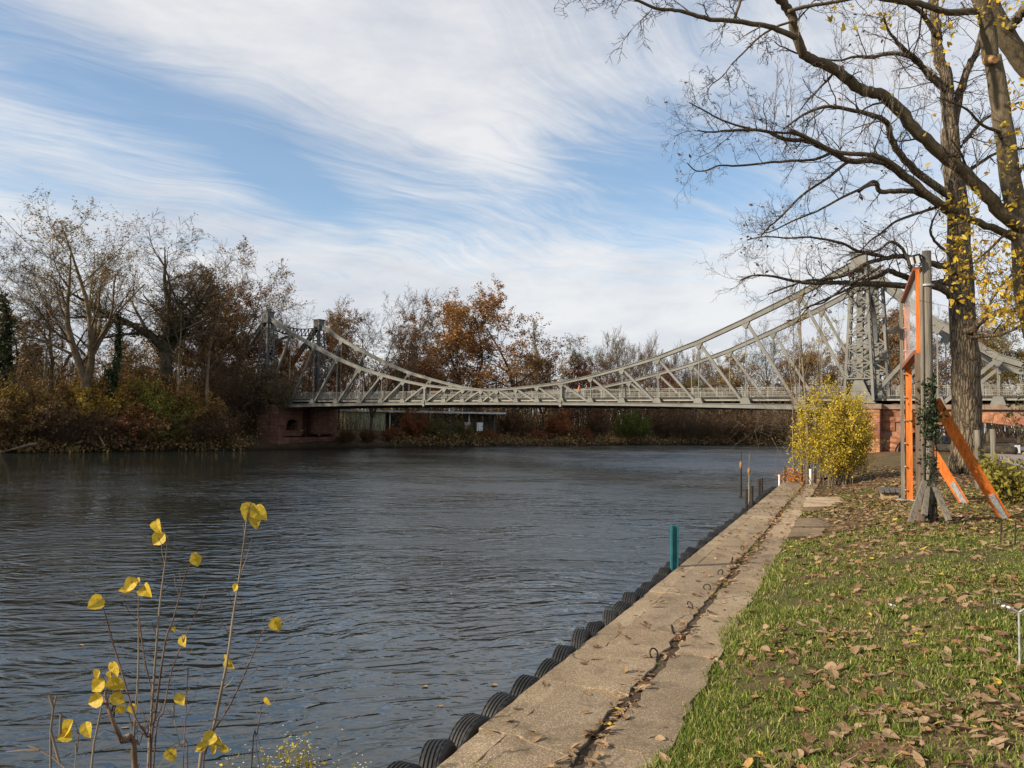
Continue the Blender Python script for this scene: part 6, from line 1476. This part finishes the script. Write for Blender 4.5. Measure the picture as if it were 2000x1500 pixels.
stems = [  # polyline in detail-view pixels, depth, radius px base/tip, leaves (x, y, size px)
 ([(790, 1520), (800, 1340), (815, 1100), (845, 700), (870, 480), (885, 370), (893, 270)], 3.5, 24, [(855, 215, 75, .5), (850, 280, 75, -.6)], 'tallest of the middle poplar saplings, two yellow leaves at its tip'),
 ([(795, 1520), (830, 1200), (880, 830), (925, 700), (985, 480), (1020, 400)], 3.45, 20, [(1045, 395, 62, .2), (1045, 375, 52, 1.4), (925, 760, 30, .2)], 'poplar sapling with two leaves at tip, right of the tallest middle one'),
 ([(800, 1520), (780, 1330), (720, 1230), (640, 960), (590, 790), (560, 680), (545, 635)], 3.4, 20, [(515, 615, 78, -.9)], 'poplar sapling curving left with one pale yellow leaf at its tip'),
 ([(705, 1520), (715, 1300), (735, 1000), (738, 800), (737, 680), (740, 560)], 3.55, 20, [(705, 530, 80, -.5), (675, 550, 60, -1.2), (798, 560, 82, .7), (735, 508, 40, .2)], 'straight poplar sapling with leaf cluster at mid height'),
 ([(740, 700), (770, 920), (800, 1050), (815, 1150)], 3.55, 11, [], None),
 ([(820, 1450), (870, 1200), (910, 1000), (945, 900), (1000, 770), (1060, 640), (1110, 540)], 3.6, 13, [(995, 820, 66, .6), (930, 770, 20, .1)], 'thin pale poplar sapling leaning right with one leaf'),
 ([(1060, 1520), (1130, 1310), (1180, 1080), (1215, 900), (1240, 700), (1275, 480), (1300, 290), (1312, 185)], 3.5, 28, [(1320, 130, 95, -.3), (1385, 150, 85, .8), (1360, 190, 75, .1), (1255, 540, 42, -.3), (1195, 920, 50, -.8), (1235, 940, 60, .8)], 'tallest poplar sapling on the right with three yellow leaves on top'),
 ([(1130, 1310), (1210, 1190), (1290, 1030), (1345, 900), (1390, 790), (1440, 740), (1555, 690)], 3.55, 14, [(1470, 740, 82, .3)], None),
 ([(720, 1520), (650, 1360), (590, 1220), (560, 1120), (570, 1080)], 3.3, 46, [(620, 970, 82, .4), (515, 1005, 62, -.5), (525, 1060, 85, -.7), (620, 1060, 95, .4), (510, 1140, 88, -1.), (630, 1135, 78, .9), (645, 1190, 50, .6), (595, 1010, 50, .1)], 'thick grey poplar stub with a bunch of yellow leaves'),
 ([(1000, 1520), (960, 1380), (920, 1200), (925, 1170)], 3.4, 12, [(965, 1135, 72, .5)], 'short dark poplar twig with a brown yellow leaf'),
 ([(1340, 1480), (1370, 1320), (1395, 1160), (1420, 1140)], 3.55, 12, [(1430, 1140, 48, .7)], 'slender twig right of the tallest sapling with one small leaf'),
 ([(975, 1520), (985, 1300), (995, 1100), (1000, 960)], 3.6, 8, [(910, 1430, 70, .5)], 'thin dark twig in the middle with a low yellow leaf'),
 ([(400, 1520), (410, 1420), (420, 1320)], 3.4, 10, [(375, 1290, 92, -.3), (350, 1320, 72, -1.), (475, 1295, 80, .4)], 'short twig at lower left with a yellow leaf pair'),
 ([(715, 1520), (740, 1380), (790, 1250), (820, 1180)], 3.5, 10, [(705, 1185, 52, .2)], 'thin side shoot low in the middle saplings'),
 ([(1085, 1500), (1095, 1430), (1110, 1370)], 3.45, 10, [(1120, 1340, 75, -.5), (1180, 1360, 60, .4), (1145, 1400, 70, -.4), (1070, 1390, 55, -1.), (1205, 1395, 50, 1.)], 'short shoot with several yellow leaves at the foot of the tallest sapling'),
]
M_SAPBARK = material('reddish sapling bark', two((.075, .042, .028), (.16, .10, .065), 9), .7, .3)
GRP = 'poplar saplings at the water edge'
last = None; g2 = random.Random(31)
for k, (pts_, d, w_, lvs, lab) in enumerate(stems):
    P_ = [z8(x, y, d+.05*math.sin(i*1.7+k)) for i, (x, y) in enumerate(pts_)]
    if lab:
        b0_ = P_[0].copy(); b0_.z = ZQ-.35
        last = thing('poplar_sapling', lab, 'sapling', b0_, GRP)
        base = Vector((P_[0].x+(P_[0].x-P_[1].x)*.6, P_[0].y, ZQ-.6)); P_ = [base]+P_
    r0 = .74*w_*Zs*d/F/2; n = len(P_); Rr = [max(r0*(1-.72*i/(n-1)), .0022) for i in range(n)]
    PP, RR = smooth_poly(P_, Rr, 4)
    mb = MB(); mb.tube(PP, RR, 7)
    for i in range(3, len(PP)-1):      # buds
        if g2.random() < .8:
            dd = (PP[i+1]-PP[i]).normalized(); s_ = perp(dd, g2); mb.tube([PP[i], PP[i]+(s_+dd)*RR[i]*2.2], [RR[i]*.7, RR[i]*.15], 4)
    mb.build('stem', M_SAPBARK if k % 3 else M_SHOOT, last, True)
    if len(pts_) > 3:
        for q_ in range(5):
            i = g2.randrange(len(PP)//4, len(PP)-2); dd = (PP[i+1]-PP[i]).normalized(); sd = (dd+perp(dd, g2)*.7).normalized(); L__ = g2.uniform(.05, .2)
            mb = MB(); mb.tube([PP[i], PP[i]+sd*L__*.5, PP[i]+(sd+dd*.3).normalized()*L__], [RR[i]*.5, RR[i]*.38, .0012], 5); mb.build('side_twig', M_TWIG if q_ % 2 else M_SHOOT, last)
    for (lx_, ly_, ls, an) in lvs:
        c = z8(lx_, ly_, d-.02); size = ls*Zs*d/F*1.06
        near_ = min(PP, key=lambda q: (q-c).length)
        tipd = Vector((math.sin(an), .15, -math.cos(an)*.8)); c0_ = c-tipd.normalized()*size*.5
        mb = MB(); sap_leaf(mb, c0_, size, (g2.uniform(-.6, .6), -1, g2.uniform(-.2, .7)), tipd); mb.build('leaf', M_SAPLEAF, last)
        if (near_-c0_).length < .35: mb = MB(); mb.tube([near_, near_.lerp(c0_, .5)+UP*.01, c0_], .0016, 4); mb.build('leaf_stalk', M_SHOOT, last)
# dry pale branch at lower left corner
db = thing('dry_twig', 'pale dry forked twig in the lower left corner', 'twig', z8(300, 1500, 3.2))
T = []
for pts_ in ([(370, 1520), (290, 1450), (210, 1405), (130, 1405), (30, 1415)], [(270, 1520), (270, 1300), (285, 1180), (300, 1115)], [(285, 1180), (262, 1110)], [(270, 1300), (320, 1480)], [(210, 1405), (150, 1380)], [(485, 1520), (500, 1370), (540, 1180)], [(320, 1320), (325, 1210)]):
    P_ = [z8(x, y, 3.2) for x, y in pts_]
    if pts_[0][1] == 1520: P_ = [Vector((P_[0].x*1.05, P_[0].y, ZQ-.5))]+P_
    for i in range(len(P_)-1): T.append((*(P_[i]-org(db)), *(P_[i+1]-org(db)), .006-.0008*i, .0055-.0008*i))
link('twig', segs_mesh('dry_twig', T, 5, M_SHOOT), db)
# asters: fine stems with many tiny pale flowers
def aster(px, py0, py1, d, n, seed, lab, sp):
    rr = random.Random(seed); b = at(px, py0, d); root = thing('aster', lab, 'plant', b, 'small flowered weeds at the bank foot')
    T = []; fl_ = []; lf_ = []
    for k in range(n):
        e = at(px+rr.gauss(0, sp), py1+abs(rr.gauss(0, 22)), d+rr.uniform(-.15, .15)); s0 = b+Vector((rr.gauss(0, .03), rr.gauss(0, .03), -.5)); m_ = s0.lerp(e, .6)+Vector((rr.gauss(0, .02), 0, .02))
        T += [(*(s0-b), *(m_-b), .002, .0015), (*(m_-b), *(e-b), .0015, .0008)]
        for j in range(3):
            c = m_.lerp(e, rr.uniform(.2, 1))-b; q = c+Vector((rr.gauss(0, .025), rr.gauss(0, .02), rr.uniform(.01, .05))); T.append((*c, *q, .0009, .0007)); fl_.append(q)
            lf_.append(c+Vector((rr.gauss(0, .015), 0, rr.gauss(0, .02))))
    link('stems', segs_mesh('aster_stems', T, 3, M_IVYST), root)
    mb = MB()
    for q in fl_:
        for j in range(5):
            a = j*1.257+rr.random(); mb.add([q, q+Vector((  .004*math.cos(a-.35), .004*math.sin(a-.35), .002)), q+Vector((.0062*math.cos(a), .0062*math.sin(a), .003)), q+Vector((.004*math.cos(a+.35), .004*math.sin(a+.35), .002))], [(0, 1, 2, 3)])
    tag(link('flowers', mb.mesh('aster_flowers', M_CREAM), root), kind='stuff')
    link('leaves', cards_mesh('aster_leaves', [tuple(v) for v in lf_], .022, M_YBUSH, seed), root)
M_IVYST = material('weed stems', two((.10, .10, .03), (.2, .17, .06), 6), .8); M_CREAM = material('cream petals', two((.62, .6, .46), (.8, .78, .66), 6), .7)
aster(580, 1530, 1430, 3.9, 30, 1, 'cream flowered weed in front of the water right of the saplings', 30)
aster(540, 1530, 1462, 3.8, 16, 2, 'low cream flowered weed just left of the taller one', 22)
aster(700, 1530, 1475, 4.2, 14, 3, 'sparse weed tuft between the saplings and the quay', 26)
aster(455, 1530, 1470, 3.8, 12, 5, 'white flowered weed at the foot of the tallest sapling', 18)
aster(925, 1520, 1480, 5.0, 14, 4, 'white flowered weed growing at the cracked near corner of the quay', 16)
